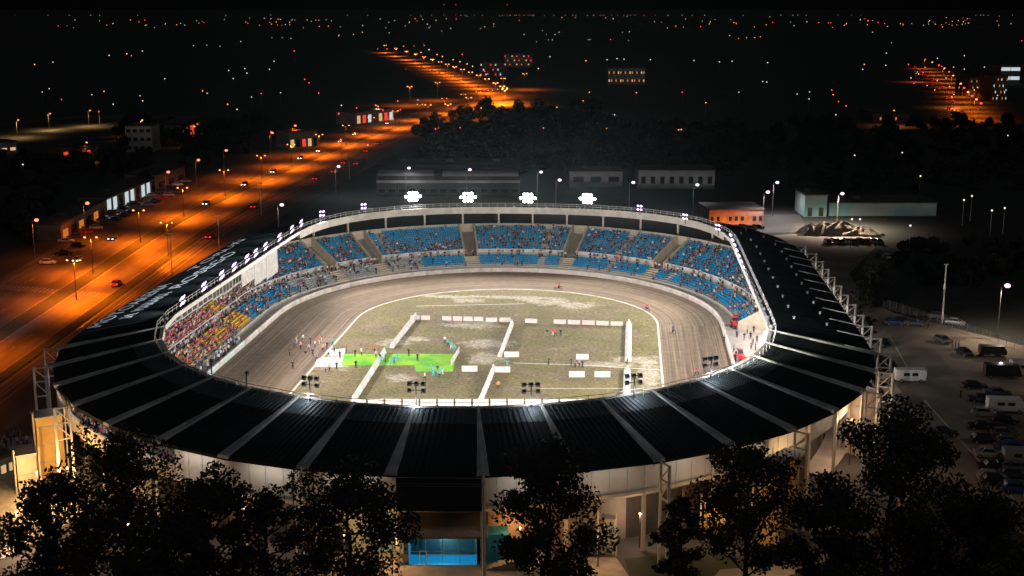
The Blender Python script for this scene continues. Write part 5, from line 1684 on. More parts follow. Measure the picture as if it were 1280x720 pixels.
def van(px, py, rz, ln, h, paint, lab, cabin=True, cat='van', name='van'):
    p = G(px, py)
    e = empty(name, (p.x, p.y, 0.03), rz, label=lab, cat=cat)
    w = 2.1
    b = MB()
    b.loft([[(-w / 2, -ln / 2 + .1, .45), (w / 2, -ln / 2 + .1, .45), (w / 2, ln / 2, .45), (-w / 2, ln / 2, .45)], [(-w / 2, -ln / 2, 1.2), (w / 2, -ln / 2, 1.2), (w / 2, ln / 2, 1.2), (-w / 2, ln / 2, 1.2)], [(-w * .47, -ln / 2 + (.6 if cabin else 0), h), (w * .47, -ln / 2 + (.6 if cabin else 0), h), (w * .47, ln / 2 - .05, h), (-w * .47, ln / 2 - .05, h)]])
    b.build('body', paint, e)
    for sx in (-1, 1):
        for k in range(2):
            b = MB(); b.box((sx * (w / 2 - .02), -ln * .12 + k * ln * .28, h * .66), (.06, ln * .2, .55)); b.build('window', 'glass_dark', e)
        for y in (-ln / 2 + .95, ln / 2 - .95):
            b = MB(); b.tube((sx * (w / 2 - .25), y, .36), (sx * (w / 2 + .02), y, .36), .36, n=12); wh = b.build('wheel', 'tyre', e)
            b = MB(); b.tube((sx * (w / 2), y, .36), (sx * (w / 2 + .04), y, .36), .2, n=8); b.build('rim', 'rim', wh)
        b = MB(); b.box((sx * w * .38, -ln / 2 - .01, .8), (.35, .1, .22)); b.build('headlight', 'glass_dark', e)
        b = MB(); b.box((sx * w * .42, ln / 2 + .01, 1.1), (.16, .06, .4)); b.build('tail_light', 'red_paint', e)
    if cabin:
        b = MB(); b.quad((-w * .42, -ln / 2 + .06, 1.3), (w * .42, -ln / 2 + .06, 1.3), (w * .40, -ln / 2 + .52, h - .12), (-w * .40, -ln / 2 + .52, h - .12)); b.build('windscreen', 'glass_dark', e)
    return e
van(1137, 477, R(88), 5.4, 2.4, 'paint_white', 'white box trailer van beside the white roof frames', cabin=False)
van(1252, 472, R(85), 6.4, 2.6, 'paint_black', 'black van parked end to end with a pale truck')
van(1285, 470, R(85), 6.6, 3.0, 'paint_white', 'pale truck at the right edge of the lot', cat='truck', name='truck')
van(1256, 515, R(84), 6.0, 2.5, 'paint_white', 'white camper van with pinkish front in the right lot', name='camper_van')
van(1277, 580, R(84), 5.6, 2.4, 'paint_silver', 'silver minibus in the dark row at the right edge', name='minibus', cat='minibus')
van(1240, 445, R(85), 5.0, 2.1, 'paint_black', 'dark van beside the lit fence line')
# standing figures in the right lot
for px, py, t in ((1146, 408, 'blue'), (1160, 410, 'black'), (1190, 435, 'black'), (1194, 436, 'navy'), (1198, 436, 'grey'), (1200, 498, 'black'), (1094, 310, 'black')):
    p = G(px, py)
    person((p.x, p.y, 0.02), rng.uniform(0, 6), 'stand', t, 'black', 'person in %s standing at pixel spot' % hue[t] if 0 else {1146: 'man in blue standing behind the short row of cars', 1160: 'man in black beside the short row of cars', 1190: 'man in black next to the lone dark car', 1194: 'man in navy next to the lone dark car', 1198: 'man in grey next to the lone dark car', 1200: 'man in black alone on the green strip of the lot', 1094: 'man in black by the bushes beyond the roof corner'}[px])
for k, (px, py) in enumerate([(6, 555), (10, 548), (14, 556), (18, 550), (22, 558), (26, 552), (30, 560), (8, 562), (24, 546), (34, 556)]):
    p = G(px, py)
    t = ['pink', 'purple', 'navy', 'grey', 'white'][k % 5]
    person((p.x, p.y, 0.02), rng.uniform(0, 6), 'stand', t, 'denim', 'person in %s top among the group by the left stair towers' % hue[t], 'people in %s by the left stair towers' % hue[t])
for px, py, t in ((1006, 700, 'black'), (1011, 702, 'navy')):
    p = G(px, py)
    person((p.x, p.y, 0.02), 1.0, 'stand', t, 'black', 'person in %s on the path below the ochre stair tower' % hue[t])

# fence along the right lot
f0, f1 = G(1065, 372), G(1300, 446)
fe = empty('mesh_fence', (0, 0, 0), label='long wire mesh fence between the pale lot and the dark field', cat='fence')
n = 26
for k in range(n + 1):
    p = f0.lerp(f1, k / n)
    MB().tube((p.x, p.y, 0), (p.x, p.y, 2.0), 0.05, n=5).build('fence_post', 'steel_galv', fe)
for k in range(n):
    a, c = f0.lerp(f1, k / n), f0.lerp(f1, (k + 1) / n)
    b = MB()
    for z in (0.15, 0.6, 1.05, 1.5, 1.95): b.tube((a.x, a.y, z), (c.x, c.y, z), 0.02, n=3, caps=False)
    for q in range(1, 8):
        t = a.lerp(c, q / 8); b.tube((t.x, t.y, .1), (t.x, t.y, 1.95), 0.012, n=3, caps=False)
    b.build('mesh_panel', 'steel_galv', fe)

# ================================================================== BUILDINGS
def building(name, pa, pb, depth, h, wall, label, cat='building', nwin=0, winm='glass_dark', wz=(1.2, 2.6), roofm='roofing', storeys=1, ratio=0.6, awning=None, roof_over=0.3):
    """block with its front wall between two pixels on the ground"""
    a, c = G(*pa), G(*pb)
    d = c - a; W = d.length
    rz = math.atan2(d.y, d.x)
    e = empty(name, a, rz, label=label, cat=cat)
    b = MB()
    b.box((W / 2, depth / 2, h / 2), (W, depth, h)); b.build('wall', wall, e)
    b = MB(); b.box((W / 2, depth / 2, h + .2), (W + 2 * roof_over, depth + 2 * roof_over, .4)); b.box((W * .3, depth * .5, h + .9), (2.0, 1.6, 1.0)); b.build('roof', roofm, e)
    for s in range(storeys):
        z0 = wz[0] + s * (h / storeys); z1 = wz[1] + s * (h / storeys)
        for k in range(nwin):
            x = W * (k + .5) / nwin; ww = W / nwin * ratio
            b = MB(); b.box((x, -.04, (z0 + z1) / 2), (ww + .2, .08, z1 - z0 + .2)); wf = b.build('window', 'steel_galv', e)
            b = MB(); b.box((x, -.10, (z0 + z1) / 2), (ww, .05, z1 - z0)); b.build('pane', winm if not isinstance(winm, (list, tuple)) else winm[(k + s) % len(winm)], wf)
    if awning:
        b = MB(); b.poly([(0, -.1, h * .72), (W, -.1, h * .72), (W, -1.5, h * .62), (0, -1.5, h * .62)]); b.poly([(0, -.1, h * .72 + .08), (W, -.1, h * .72 + .08), (W, -1.5, h * .62 + .08), (0, -1.5, h * .62 + .08)]); b.build('awning', awning, e)
    return e
building('shop', (77, 301), (133, 268), 7, 4.6, 'brick_wall', 'long tan shop front with orange lights across the avenue', 'shop', 6, ['e_window_orange', 'glass_dark'], (0.5, 2.8))
building('shop', (133, 268), (195, 240), 9, 5.0, 'plaster_grey', 'white lit shop hall with pale pillars behind the parked cars', 'shop', 9, ['e_window_white', 'e_window_white', 'glass_dark'], (0.4, 4.6), ratio=0.62)
building('shop', (196, 239), (232, 226), 12, 6.0, 'brick_wall', 'reddish building with plain gable at the end of the shop row', 'shop', 3, ['glass_dark'], (1.0, 3.0))
lh = building('long_hall', (471, 246), (650, 246), 22, 11.0, 'roofing', 'long flat grey hall directly behind the far stand', 'hall', 14, 'glass_dark', (1.4, 3.0), ratio=0.7)
_w = (G(650, 246) - G(471, 246)).length
for x0, x1, z0, z1 in ((0.5, .40 * _w, 7.6, 9.6), (.46 * _w, _w - .5, 7.4, 9.4), (0, _w, 5.0, 5.9)):
    MB().box(((x0 + x1) / 2, -.12, (z0 + z1) / 2), (x1 - x0, .2, z1 - z0)).build('cladding_band', 'plaster_grey', lh)
for k in range(3): MB().box((_w * (k + .5) / 3, 11, 11.7), (2.5, 2, .7)).build('roof_unit', 'plaster_grey', lh)
building('windowed_block', (798, 236), (893, 236), 14, 7.0, 'plaster_grey', 'low grey block with a row of square windows behind the stadium', 'building', 8, 'glass_dark', (2.0, 4.6), ratio=0.45)
building('low_block', (712, 234), (778, 234), 14, 6.0, 'plaster_grey', 'plain low grey block between hall and windowed block', 'building', 3, 'glass_dark', (2.0, 4.0))
building('warehouse', (1005, 271), (1033, 271), 14, 7.0, 'plaster_teal', 'short bright teal gabled shed next to the teal warehouse', 'shed', 2, 'glass_dark', (0.2, 3.0), ratio=.4)
building('warehouse', (1036, 270), (1170, 270), 16, 4.2, 'plaster_teal', 'long low teal warehouse behind the sand heaps', 'warehouse', 0)
building('orange_hall', (886, 283), (954, 282), 14, 5.0, 'brick_wall', 'low building glowing orange beyond the right end of the far stand', 'building', 9, ['glass_dark', 'glass_dark', 'e_window_orange', 'glass_dark'], (1.6, 3.0), ratio=0.5)
for k in range(7): car(G(893 + k * 9, 286 + (k % 2)), R(88 + 3 * (k % 3)), ['black', 'grey'][k % 2], '%s car parked before the glowing orange building' % ['black', 'grey'][k % 2], '%s cars before the orange building' % ['black', 'grey'][k % 2])
building('townhouse', (158, 190), (191, 190), 14, 12, 'plaster', 'block of flats lit orange by street lamps on the left', 'building', 4, 'glass_dark', (1.2, 2.6), storeys=3)
building('townhouse', (78, 197), (124, 193), 14, 5, 'brick_wall', 'low reddish house row in the dark on the left', 'house', 5, ['e_window_red', 'glass_dark', 'glass_dark'], (1.0, 2.4))
building('townhouse', (0, 192), (22, 190), 14, 5, 'plaster', 'pale house cut by the left picture border in the dark', 'house', 2, ['e_window_warm'], (1.0, 2.4))
building('townhouse', (228, 176), (252, 166), 12, 8, 'brick_wall', 'house with a red lit roof far across the avenue', 'house', 3, ['e_window_orange', 'e_window_red'], (1.0, 6.0))
building('filling_station', (362, 186), (398, 183), 12, 8, 'plaster_grey', 'filling station shop beside the avenue on the left', 'filling station', 5, ['e_window_warm', 'glass_dark', 'e_window_red'], (0.5, 4.2))
building('filling_station', (445, 156), (492, 150), 14, 7, 'plaster', 'bright filling station with red signs before the junction', 'filling station', 7, ['e_window_warm', 'e_window_red', 'e_window_white', 'glass_dark'], (0.5, 5.0))
building('office_block', (760, 105), (806, 105), 30, 14, 'plaster', 'distant block with two rows of orange lit windows', 'building', 16, ['e_window_warm', 'e_window_orange', 'glass_dark', 'e_window_orange', 'glass_dark'], (2.0, 4.0), storeys=2, ratio=.5)
building('office_block', (1250, 104), (1274, 104), 30, 16, 'plaster_grey', 'distant block with two long white lit window bands at the right', 'building', 2, ['e_window_white'], (3.0, 6.0), storeys=2, ratio=0.95)
building('office_block', (1091, 152), (1137, 152), 30, 5, 'brick_wall', 'distant low block washed orange left of the far street', 'building', 12, ['glass_dark', 'glass_dark', 'e_window_orange', 'glass_dark', 'glass_dark'], (1.0, 2.6), ratio=.5)
building('office_block', (1210, 120), (1225, 120), 30, 14, 'brick_wall', 'distant small orange lit block right of the far street', 'building', 7, ['e_window_orange', 'glass_dark', 'glass_dark'], (1.0, 2.6), storeys=3, ratio=.5)
building('office_block', (1240, 126), (1258, 126), 30, 18, 'brick_wall', 'distant orange lit block below the white window bands', 'building', 8, ['e_window_orange', 'glass_dark', 'e_window_white', 'glass_dark', 'glass_dark'], (1.0, 2.6), storeys=4, ratio=.5)
building('office_block', (630, 83), (665, 83), 30, 14, 'plaster', 'distant lit block beyond the top of the junction', 'building', 12, ['e_window_warm', 'glass_dark', 'e_window_red', 'glass_dark', 'glass_dark'], (1.5, 3.0), storeys=3, ratio=.5)
building('office_block', (600, 96), (630, 96), 25, 14, 'brick_wall', 'distant block with red and white signs beside the junction', 'building', 10, ['e_window_red', 'glass_dark', 'e_window_white', 'glass_dark', 'glass_dark', 'glass_dark'], (1.5, 3.0), storeys=3, ratio=.5)
building('guard_house', (0, 600), (20, 592), 4, 3.0, 'plaster_teal', 'small green-roofed kiosk left of the stair towers', 'kiosk', 2, ['e_window_warm'], (0.8, 2.0))
for px, py, cc, en in ((175, 150, (1, .36, .08), 14000), (105, 178, (1, .2, .12), 6000), (240, 158, (1, .2, .08), 5000), (1115, 138, (1, .25, .05), 14000), (1190, 138, (1, .3, .05), 16000), (1190, 118, (1, .28, .05), 22000), (470, 133, (1, .6, .3), 6000), (1145, 90, (1, .1, .05), 26000), (60, 142, (1, .55, .2), 12000), (20, 150, (1, .55, .2), 12000), (110, 138, (1, .55, .2), 12000)):
    street_lamp(px, py, 9.0, 0, en, {175: 'orange lamp before the block of flats', 105: 'reddish lamp before the low house row', 240: 'reddish lamp before the house with red roof'}.get(px, 'orange lamp among the distant lit blocks and streets'), None if px in (175, 105, 240) else 'orange lamps among distant blocks', cc, 'e_sodium', r=0.4, cone=165)
# teal wash lamps on the warehouse
for px in (1018, 1060, 1105, 1150):
    p = G(px, 274, 0)
    e = empty('ground_spotlight', (p.x, p.y - 3, 0), 0, label='pale spotlight at the foot of the teal warehouse', cat='spotlight', group='spotlights before the teal warehouse')
    MB().box((0, 0, .2), (.4, .3, .4)).build('housing', 'steel_dark', e)
    MB().box((0, .16, .25), (.3, .04, .2)).build('lens', 'e_far_white', e)
    lamp('SPOT', 'lamp_light', e, (0, .4, .5), 120 if px < 1080 else 50, (.6, .95, 1.0), .2, 140, .6, (0, 8, 3))

for px in (894, 910, 926, 942):  # added spots that wash the front wall orange
    p = G(px, 284, 0)
    e = empty('ground_spotlight', (p.x, p.y - 2.2, 0), 0, label='added orange spotlight washing the low building from its foot', cat='spotlight', group='added spotlights before the orange building')
    MB().box((0, 0, .2), (.4, .3, .4)).build('housing', 'steel_dark', e)
    MB().box((0, .16, .25), (.3, .04, .2)).build('lens', 'e_sodium', e)
    lamp('SPOT', 'lamp_light', e, (0, .4, .5), 900, (1.0, .22, .02), .2, 150, .5, (0, 5, 2.5))

# sand heaps beyond the right corner
def heap(px, py, rx, ry, h, seed, lab):
    p = G(px, py)
    n = 28
    b = MB(); rr = random.Random(seed)
    f = [1 + .22 * math.sin(3 * k * 6.283 / n + seed) + rr.uniform(-.16, .16) for k in range(n)]
    rings = []
    for z, s in ((0, 1.0), (.25, .86), (.55, .62), (.82, .36), (.97, .14), (1.0, .03)):
        rings.append([(rx * s * f[k] * math.cos(6.283 * k / n), ry * s * f[k] * math.sin(6.283 * k / n), h * z * (1 + rr.uniform(-.16, .12))) for k in range(n)])
    b.loft(rings)
    b.build('sand_heap', 'sand', label=lab, cat='sand heap', loc=(p.x, p.y, 0))
heap(1014, 292, 4, 4, 3.0, 1, 'smallest sand heap at the left end of the heaps')
heap(1030, 292, 5, 5, 3.4, 2, 'second sand heap between the smallest and the broad one')
heap(1052, 292, 8, 5, 3.6, 3, 'broad sand heap in the middle of the heaps')
heap(1075, 293, 7, 5, 2.4, 4, 'low sand heap at the right end of the heaps')

# blue glowing sign at the right border
p = G(1281, 640)
e = empty('light_sign', (p.x, p.y, 0), R(20), label='small blue glowing sign at the right edge by the dark row of cars', cat='sign')
MB().tube((0, 0, 0), (0, 0, 2.2), .05, n=6).build('post', 'steel_dark', e)
MB().box((0, 0, 2.6), (.9, .16, .9)).build('sign_box', 'steel_dark', e)
MB().box((0, -.09, 2.6), (.8, .03, .8)).build('sign_face', 'e_blue_sign', e)

# ================================================================== LIGHTS OF THE CITY
def far_lamp(px, py, m, size=1.0, name='distant_lamp', lab='', group='', h=8.0):
    p = G(px, max(py, HORIZON + 9), h)
    d = p.y
    r = min(1.2, max(0.30, 0.50 * size * d / 1280.0))
    b = MB()
    b.tube((0, 0, 0), (0, 0, h), 0.1, 0.07, n=5, m=1)
    b.ball((0, 0, h), r, 8, 5, m=0)
    return b.build(name, [m, 'steel_galv'], label=lab, cat='lamp', group=group, loc=(p.x, p.y, 0))
W_, A_, O_, Rr = 'e_far_white', 'e_far_warm', 'e_far_orange', 'e_far_red'
nmw = {W_: 'white', A_: 'warm yellow', O_: 'orange', Rr: 'red'}
C = 1 / 2.977
P1 = [(129, 240, A_), (197, 231, W_), (183, 330, W_), (229, 370, Rr), (157, 342, W_), (342, 352, W_), (387, 340, O_), (521, 356, W_), (421, 388, W_), (531, 375, A_), (528, 450, W_), (368, 415, Rr), (472, 200, A_), (489, 207, Rr), (406, 206, A_), (530, 190, W_), (613, 293, W_), (672, 87, W_), (687, 93, W_), (740, 86, W_), (752, 80, W_), (754, 338, O_), (771, 347, W_), (851, 262, W_), (868, 292, W_), (911, 255, W_), (919, 272, W_), (928, 68, W_), (966, 94, Rr), (984, 68, W_), (1008, 70, W_), (1032, 70, W_), (1044, 72, W_), (1033, 93, Rr), (1048, 94, Rr), (1078, 92, A_), (1095, 190, Rr), (1087, 74, W_), (1098, 74, W_), (1143, 74, W_), (1188, 98, W_), (1214, 74, W_), (1233, 78, W_), (1266, 100, W_), (1260, 133, A_), (1020, 228, W_), (1003, 258, W_), (1012, 140, W_), (1050, 140, W_), (1083, 143, W_), (1134, 295, Rr), (1150, 308, Rr), (1186, 346, Rr), (1271, 392, W_), (1260, 424, Rr), (972, 348, Rr), (936, 361, W_), (1044, 345, W_), (882, 407, A_), (847, 388, O_), (1008, 490, Rr), (819, 172, W_), (770, 168, W_), (720, 170, W_), (896, 154, W_), (85, 612, W_), (55, 36, W_), (179, 36, W_), (257, 36, W_), (371, 36, W_), (279, 74, W_), (337, 22, W_), (512, 47, W_), (1008, 12, W_), (840, 5, A_)]
P2 = [(100, 95, W_), (98, 120, A_), (65, 128, W_), (12, 130, W_), (186, 104, W_), (198, 122, W_), (258, 97, W_), (340, 90, A_), (346, 103, W_), (394, 115, W_), (427, 105, W_), (538, 106, W_), (587, 98, W_), (42, 18, A_), (118, 17, W_), (278, 18, A_), (315, 16, W_), (356, 18, O_), (400, 17, W_), (465, 55, W_), (480, 42, W_), (488, 60, W_), (515, 40, W_), (545, 55, W_), (408, 3, Rr), (446, 3, Rr), (637, 2, Rr), (620, 30, O_), (648, 30, A_), (665, 38, O_), (683, 37, Rr), (700, 33, O_), (736, 33, Rr), (775, 30, O_), (811, 29, A_), (853, 29, A_), (880, 32, O_), (893, 26, A_), (935, 24, A_), (990, 40, Rr), (997, 28, O_), (1025, 42, Rr), (1072, 37, A_), (1085, 42, O_), (1112, 40, A_), (1147, 42, Rr), (1188, 46, Rr), (1235, 47, O_), (700, 128, W_), (768, 113, W_), (783, 128, W_), (815, 128, W_), (830, 120, W_), (746, 155, W_), (790, 148, W_), (805, 148, W_), (939, 147, W_), (945, 147, A_), (1022, 147, Rr), (1066, 120, W_), (1088, 150, W_), (1092, 118, W_), (1233, 104, W_), (796, 211, W_), (753, 255, A_), (930, 226, O_), (1009, 222, W_), (1046, 218, W_), (1072, 220, W_), (1170, 222, W_), (943, 343, O_), (1118, 345, O_), (822, 399, O_), (772, 476, O_), (1008, 478, O_), (920, 375, O_), (1027, 427, W_), (1037, 427, W_), (1166, 500, W_), (1275, 483, O_), (642, 595, W_), (252, 172, O_), (290, 172, O_), (328, 170, O_), (316, 195, O_), (376, 203, O_), (346, 185, A_), (396, 210, A_), (436, 222, O_), (461, 230, O_), (488, 238, O_), (508, 247, A_), (470, 202, Rr), (180, 170, O_), (155, 182, Rr), (190, 182, O_), (565, 275, Rr), (553, 265, Rr), (585, 250, O_), (677, 210, O_), (20, 392, W_), (10, 422, Rr), (77, 402, Rr), (148, 392, O_), (175, 410, Rr), (205, 432, Rr), (230, 376, O_), (240, 408, Rr), (305, 372, W_), (118, 540, O_), (70, 495, O_), (18, 520, O_), (462, 475, Rr), (555, 470, W_), (540, 402, O_), (370, 480, Rr)]
P3 = [(8, 32, W_), (46, 32, W_), (92, 48, W_), (130, 73, W_), (189, 73, W_), (234, 10, W_), (334, 62, W_), (375, 55, W_), (420, 43, W_), (411, 82, W_), (424, 95, W_), (277, 100, A_), (185, 132, O_), (218, 143, A_), (248, 140, W_), (278, 140, O_), (299, 137, O_), (52, 225, W_), (147, 230, W_), (194, 228, W_), (326, 233, W_), (308, 303, W_), (323, 305, W_), (219, 343, W_), (436, 350, W_), (482, 342, W_), (480, 368, W_), (438, 22, W_), (470, 22, W_), (588, 14, A_), (638, 22, W_), (673, 50, W_), (671, 74, W_), (717, 120, W_), (772, 98, W_), (820, 88, O_), (830, 93, A_), (862, 88, W_), (906, 94, W_), (925, 90, W_), (950, 90, O_), (973, 92, O_), (990, 85, O_), (1002, 90, Rr), (1013, 80, O_), (1030, 92, A_), (1050, 90, W_), (1062, 88, O_), (1060, 75, O_), (1078, 70, Rr), (1102, 42, W_), (1118, 46, W_), (1130, 48, W_), (1147, 30, W_), (1188, 60, W_), (1237, 36, W_), (1232, 88, W_), (1272, 152, Rr), (787, 159, W_), (766, 243, W_), (768, 198, W_), (686, 240, O_), (680, 258, W_), (8, 343, Rr), (96, 382, A_), (5, 482, O_), (570, 352, O_), (590, 378, Rr), (618, 394, Rr), (565, 335, Rr), (580, 427, W_), (579, 490, Rr), (958, 217, W_), (974, 247, Rr), (1018, 250, W_), (1058, 257, W_), (1058, 207, W_), (1133, 250, W_), (990, 290, W_), (957, 300, O_), (1003, 322, O_), (948, 335, O_), (920, 318, O_), (912, 250, Rr), (850, 240, Rr), (905, 270, Rr), (888, 275, A_), (860, 290, A_), (870, 310, Rr), (1107, 325, O_), (1095, 335, A_), (1178, 330, W_), (1182, 355, O_), (1213, 335, W_), (1220, 504, W_), (650, 578, W_), (827, 568, W_), (895, 655, A_)]
ALL = [(x * C, y * C, m) for x, y, m in P1] + [(420 + x * C, y * C, m) for x, y, m in P2] + [(850 + x * C, y * C, m) for x, y, m in P3]
ALL += [(1235 - 20, 245, W_), (1205, 250, W_), (1240, 263, W_), (1256, 260, W_), (1138, 282, W_), (1065, 274, W_), (1075, 274, W_)]
small = [q for q in ALL if q[1] < 62]
large = [q for q in ALL if q[1] >= 62]
for x, y, m in large:
    far_lamp(x, y, m, 1.0 if y < 130 else 1.15, lab='%s lamp on a thin post in the dark town beyond the stadium' % nmw[m], group='%s lamps in the dark town' % nmw[m])
b = MB()
mats_ = [W_, A_, O_, Rr, 'steel_galv']
for x, y, m in small + [(c_[0] + rng.normal() * c_[2], min(62, max(18, c_[1] + rng.normal() * 3.0)), [W_, A_, A_, O_, Rr][int(rng.integers(5))]) for c_ in ((690, 22, 60), (880, 30, 50), (1190, 28, 40), (350, 28, 40), (530, 26, 40), (130, 30, 50), (1060, 30, 40)) for _ in range(15)]:
    p = G(x, max(y, HORIZON + 9), 9.0)
    r = min(2.0, 0.36 * p.y / 1280)
    if rng.random() < 0.5: r *= .75
    b.tube((p.x, p.y, 0), (p.x, p.y, 9.0), 0.12, n=4, m=4)
    b.ball((p.x, p.y, 9.0), r, 6, 4, m=mats_.index(m))
b.build('city_lights', mats_, kind='stuff', label='scattered tiny lamps of the far-off town near the horizon', cat='lights')
# red beacons on far masts
for px in (555, 570, 634):
    p = G(px, 16, 8.0)
    b = MB(); hh = CAMH + (p.y) * math.tan(0.0) + 40
    b.tube((0, 0, 0), (0, 0, hh), 1.2, 0.6, n=6, m=1); b.ball((0, 0, hh), 3.2, 8, 5, m=0)
    b.build('beacon_mast', [Rr, 'steel_galv'], label='red beacon on a tall far mast at the horizon', cat='mast', group='red beacons at the horizon', loc=(p.x, p.y, 0))
# ================================================================== TREES
def leaf_cloud(rr, centers, n, size):
    """n leaf quads scattered in overlapping clumps"""
    cs = np.array([c[:3] for c in centers]); rs = np.array([c[3] for c in centers])
    w = rs ** 2; w = w / w.sum()
    idx = rr.choice(len(cs), n, p=w)
    d = rr.normal(size=(n, 3)); d /= np.linalg.norm(d, axis=1)[:, None]
    rad = rs[idx] * rr.random(n) ** 0.38
    P = cs[idx] + d * rad[:, None] * np.array([1, 1, .82])
    a = rr.normal(size=(n, 3)); a /= np.linalg.norm(a, axis=1)[:, None]
    b2 = np.cross(a, rr.normal(size=(n, 3))); b2 /= np.linalg.norm(b2, axis=1)[:, None]
    s = size * rr.uniform(.6, 1.35, n)[:, None]
    V = np.stack([P - a * s, P + b2 * s * .55, P + a * s, P - b2 * s * .55], 1).reshape(-1, 3)
    F = np.arange(n * 4).reshape(-1, 4)
    mi = (rr.random(n) < .35).astype(np.int32)
    return V, F, mi
def tree(px, top_y, d, width, label, seed, n=9000, dens=1.25, name='tree', leaf=('leaf_a', 'leaf_b'), size=0.23, group=None, crown_from=0.28):
    x = (px - 640) / FPX * (d * math.cos(PITCH) + CAMH * math.sin(PITCH) * .72)
    ang = PITCH + math.atan((top_y - 360) / FPX)
    h = CAMH - d * math.tan(ang)
    rr = np.random.default_rng(seed)
    e = empty(name, (x, d, 0), 0, label=label, cat='tree', group=group)
    b = MB()
    pts = [Vector((0, 0, 0))]
    for k in range(1, 6):
        pts.append(Vector((rr.normal() * .25, rr.normal() * .25, h * .78 * k / 5)))
    for k in range(5):
        b.tube(pts[k], pts[k + 1], .42 * (1 - k * .17), .42 * (1 - (k + 1) * .17), n=8, caps=False)
    centers = []
    nl = 17
    for k in range(nl):
        t = crown_from + (0.92 - crown_from) * (k + rr.random()) / nl
        az = k * 2.4 + rr.random() * .8
        prof = math.sin(min(1, (t - crown_from * .6) / (1 - crown_from * .6)) * math.pi * .86 + .28)
        rad = width / 2 * max(.28, prof) * rr.uniform(.60, 1.0)
        st = Vector((0, 0, h * (t - .12)))
        en = Vector((math.cos(az) * rad, math.sin(az) * rad, h * t + rad * .16))
        mid = st.lerp(en, .5) + Vector((0, 0, -.3))
        b.tube(st, mid, .13, .09, n=5, caps=False); b.tube(mid, en, .09, .03, n=5, caps=False)
        cr = width * rr.uniform(.13, .20)
        centers.append((en.x, en.y, en.z, cr))
        m2 = st.lerp(en, .55)
        centers.append((m2.x, m2.y, m2.z + .6, width * rr.uniform(.11, .17)))
        for q in range(2):
            o = Vector(rr.normal(size=3)) * width * .10
            centers.append((en.x + o.x, en.y + o.y, en.z + o.z * .7, width * rr.uniform(.06, .11)))
    centers.append((0, 0, h - width * .13, width * .14))
    centers.append((rr.normal() * .6, rr.normal() * .6, h - width * .24, width * .18))
    b.build('trunk', 'bark', e)
    V, F, mi = leaf_cloud(rr, centers, int(n * dens), size)
    link('crown', np_mesh('crown', V, F, list(leaf), mi), e)
    return e
tree(150, 538, 128, 15, 'broad dark tree before the left end of the near stand', 1, 13000)
tree(52, 600, 122, 10, 'smaller dark tree below the left stair towers', 2, 7000)
tree(262, 585, 124, 10, 'dark tree between the broad left tree and the split-trunk tree', 3, 8000)
tree(330, 610, 126, 8, 'slim dark tree left of the entrance tree pair', 4, 5000)
tree(432, 580, 130, 13.5, 'dark tree standing left of the blue entrance', 5, 11000)
tree(686, 545, 127, 12.5, 'tall dark tree standing right of the blue entrance', 6, 11000)
tree(938, 556, 130, 12.5, 'dark tree with bare lower trunk before the ochre tower', 7, 9500, crown_from=.36)
tree(1118, 506, 124, 15.5, 'largest dark tree at the right corner of the stadium', 8, 14000)
tree(1225, 610, 118, 12, 'dark tree beside the largest one near the lawn', 9, 9000)
tree(852, 618, 132, 5.5, 'small dark tree between the mast frame and the bare-trunk tree', 10, 3500)
tree(1040, 610, 120, 9, 'dark tree filling the gap before the largest tree', 11, 7000)
tree(205, 640, 118, 11, 'low dark tree in front of the broad left tree', 12, 7000)
# smaller trees and bushes round the lots
k = 20
for px, ty, d, w, lab in ((1100, 314, 282, 7, 'round bush beyond the right roof corner'), (1092, 322, 276, 4, 'small bush beside the round bush beyond the roof corner'), (1088, 395, 222, 3.4, 'bush squeezed beside the right roof frames'), (1100, 440, 196, 4.5, 'bush behind the white trailer van'), (1076, 350, 250, 3.5, 'slim bush at the corner of the dark field')):
    tree(px, ty, d, w, lab, k, 2600, name='bush', leaf=('leaf_dark', 'leaf_a'), size=.22, crown_from=.12); k += 1
rr_ = random.Random(5)
for q, sidx in enumerate((11, 13.2, 15, 19, 22.5, 27, 29, 33.5, 37, 41, 46)):
    p = road_at(-0.16 - 0.10 * rr_.random(), sidx)
    zc = p.y * math.cos(PITCH) + CAMH * math.sin(PITCH)
    hgt = rr_.uniform(4.5, 8.5)
    ty = 360 + FPX * math.tan(math.atan((CAMH - hgt) / p.y) - PITCH)
    tree(640 + p.x / zc * FPX, ty, p.y, rr_.uniform(4, 6.5), 'small dark tree on the verge between avenue and shop row', 60 + q, 1800, name='roadside_tree', leaf=('leaf_dark', 'leaf_a'), size=.30, group='small trees on the avenue verge', crown_from=.2)
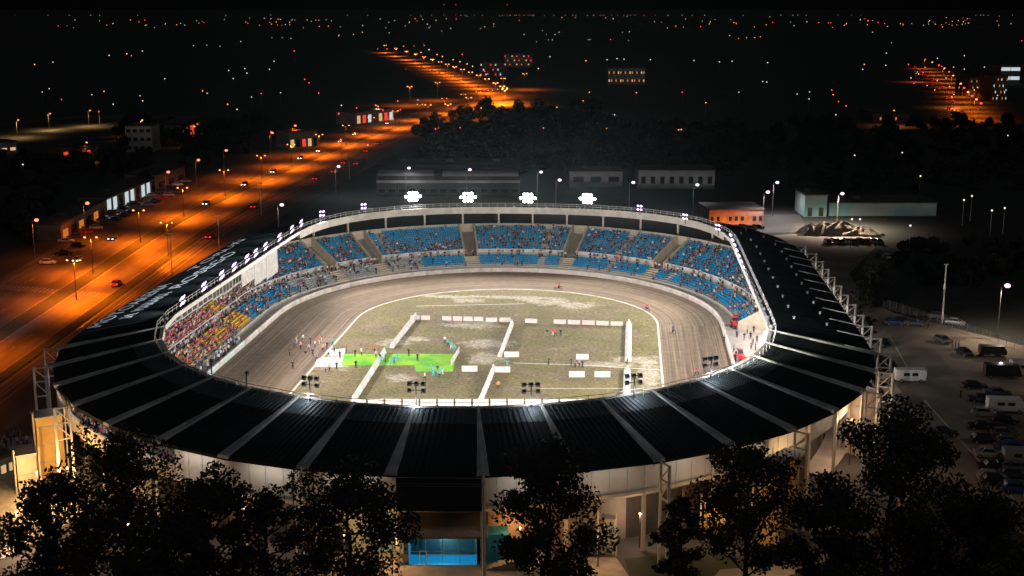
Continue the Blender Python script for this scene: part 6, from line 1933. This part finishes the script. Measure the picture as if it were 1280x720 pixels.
# dark wood behind the stadium and across the avenue, one mass
def wood(areas, seed, label):
    rr = np.random.default_rng(seed)
    Vs, Fs, off = [], [], 0
    for (x0, x1, y0, y1, n, hmin, hmax) in areas:
        for q in range(n):
            p = G(rr.uniform(x0, x1), rr.uniform(y0, y1))
            h = rr.uniform(hmin, hmax) * rr.choice([.6, .8, 1.0, 1.0, 1.15])
            V, F, _ = leaf_cloud(rr, [(0, 0, h * .55, h * .36), (rr.normal() * 1.2, rr.normal() * 1.2, h * .75, h * .24), (rr.normal() * 1.6, rr.normal() * 1.6, h * .4, h * .3)], 260, 1.0)
            V = V + np.array([p.x, p.y, 0]); V[:, 2] = np.maximum(V[:, 2], 0.1)
            Vs.append(V); Fs.append(F + off); off += len(V)
    return link('wood', np_mesh('wood', np.concatenate(Vs), np.concatenate(Fs), ['leaf_dark']), None, kind='stuff', label=label, cat='wood')
wood([(520, 900, 165, 222, 200, 8, 13), (900, 1290, 160, 240, 160, 7, 11), (560, 760, 140, 165, 60, 8, 12)], 31, 'dark wood behind the stadium')
wood([(0, 190, 200, 222, 50, 6, 9), (150, 330, 160, 196, 60, 7, 11), (0, 66, 225, 300, 30, 5, 8)], 32, 'dark trees beyond the shops across the avenue')
wood([(1120, 1290, 300, 365, 34, 2.5, 4.5)], 33, 'dark scrub on the field beyond the lot')
# ================================================================== AIR
hz = bpy.data.materials.new('night_air')
hz.use_nodes = True
_n = hz.node_tree
for nd in list(_n.nodes):
    if nd.type == 'BSDF_PRINCIPLED': _n.nodes.remove(nd)
pv = _n.nodes.new('ShaderNodeVolumePrincipled')
pv.inputs['Color'].default_value = (0.65, 0.88, 1.0, 1)
pv.inputs['Density'].default_value = 0.000025
pv.inputs['Anisotropy'].default_value = 0.86
_n.links.new(pv.outputs[0], _n.nodes['Material Output'].inputs['Volume'])
MATS['night_air'] = hz
hb = MB(); hb.box((0, 4500, 60), (9600, 9600, 122))
hb.build('haze', 'night_air', kind='stuff', label='thin night haze over the stadium and town', cat='haze')
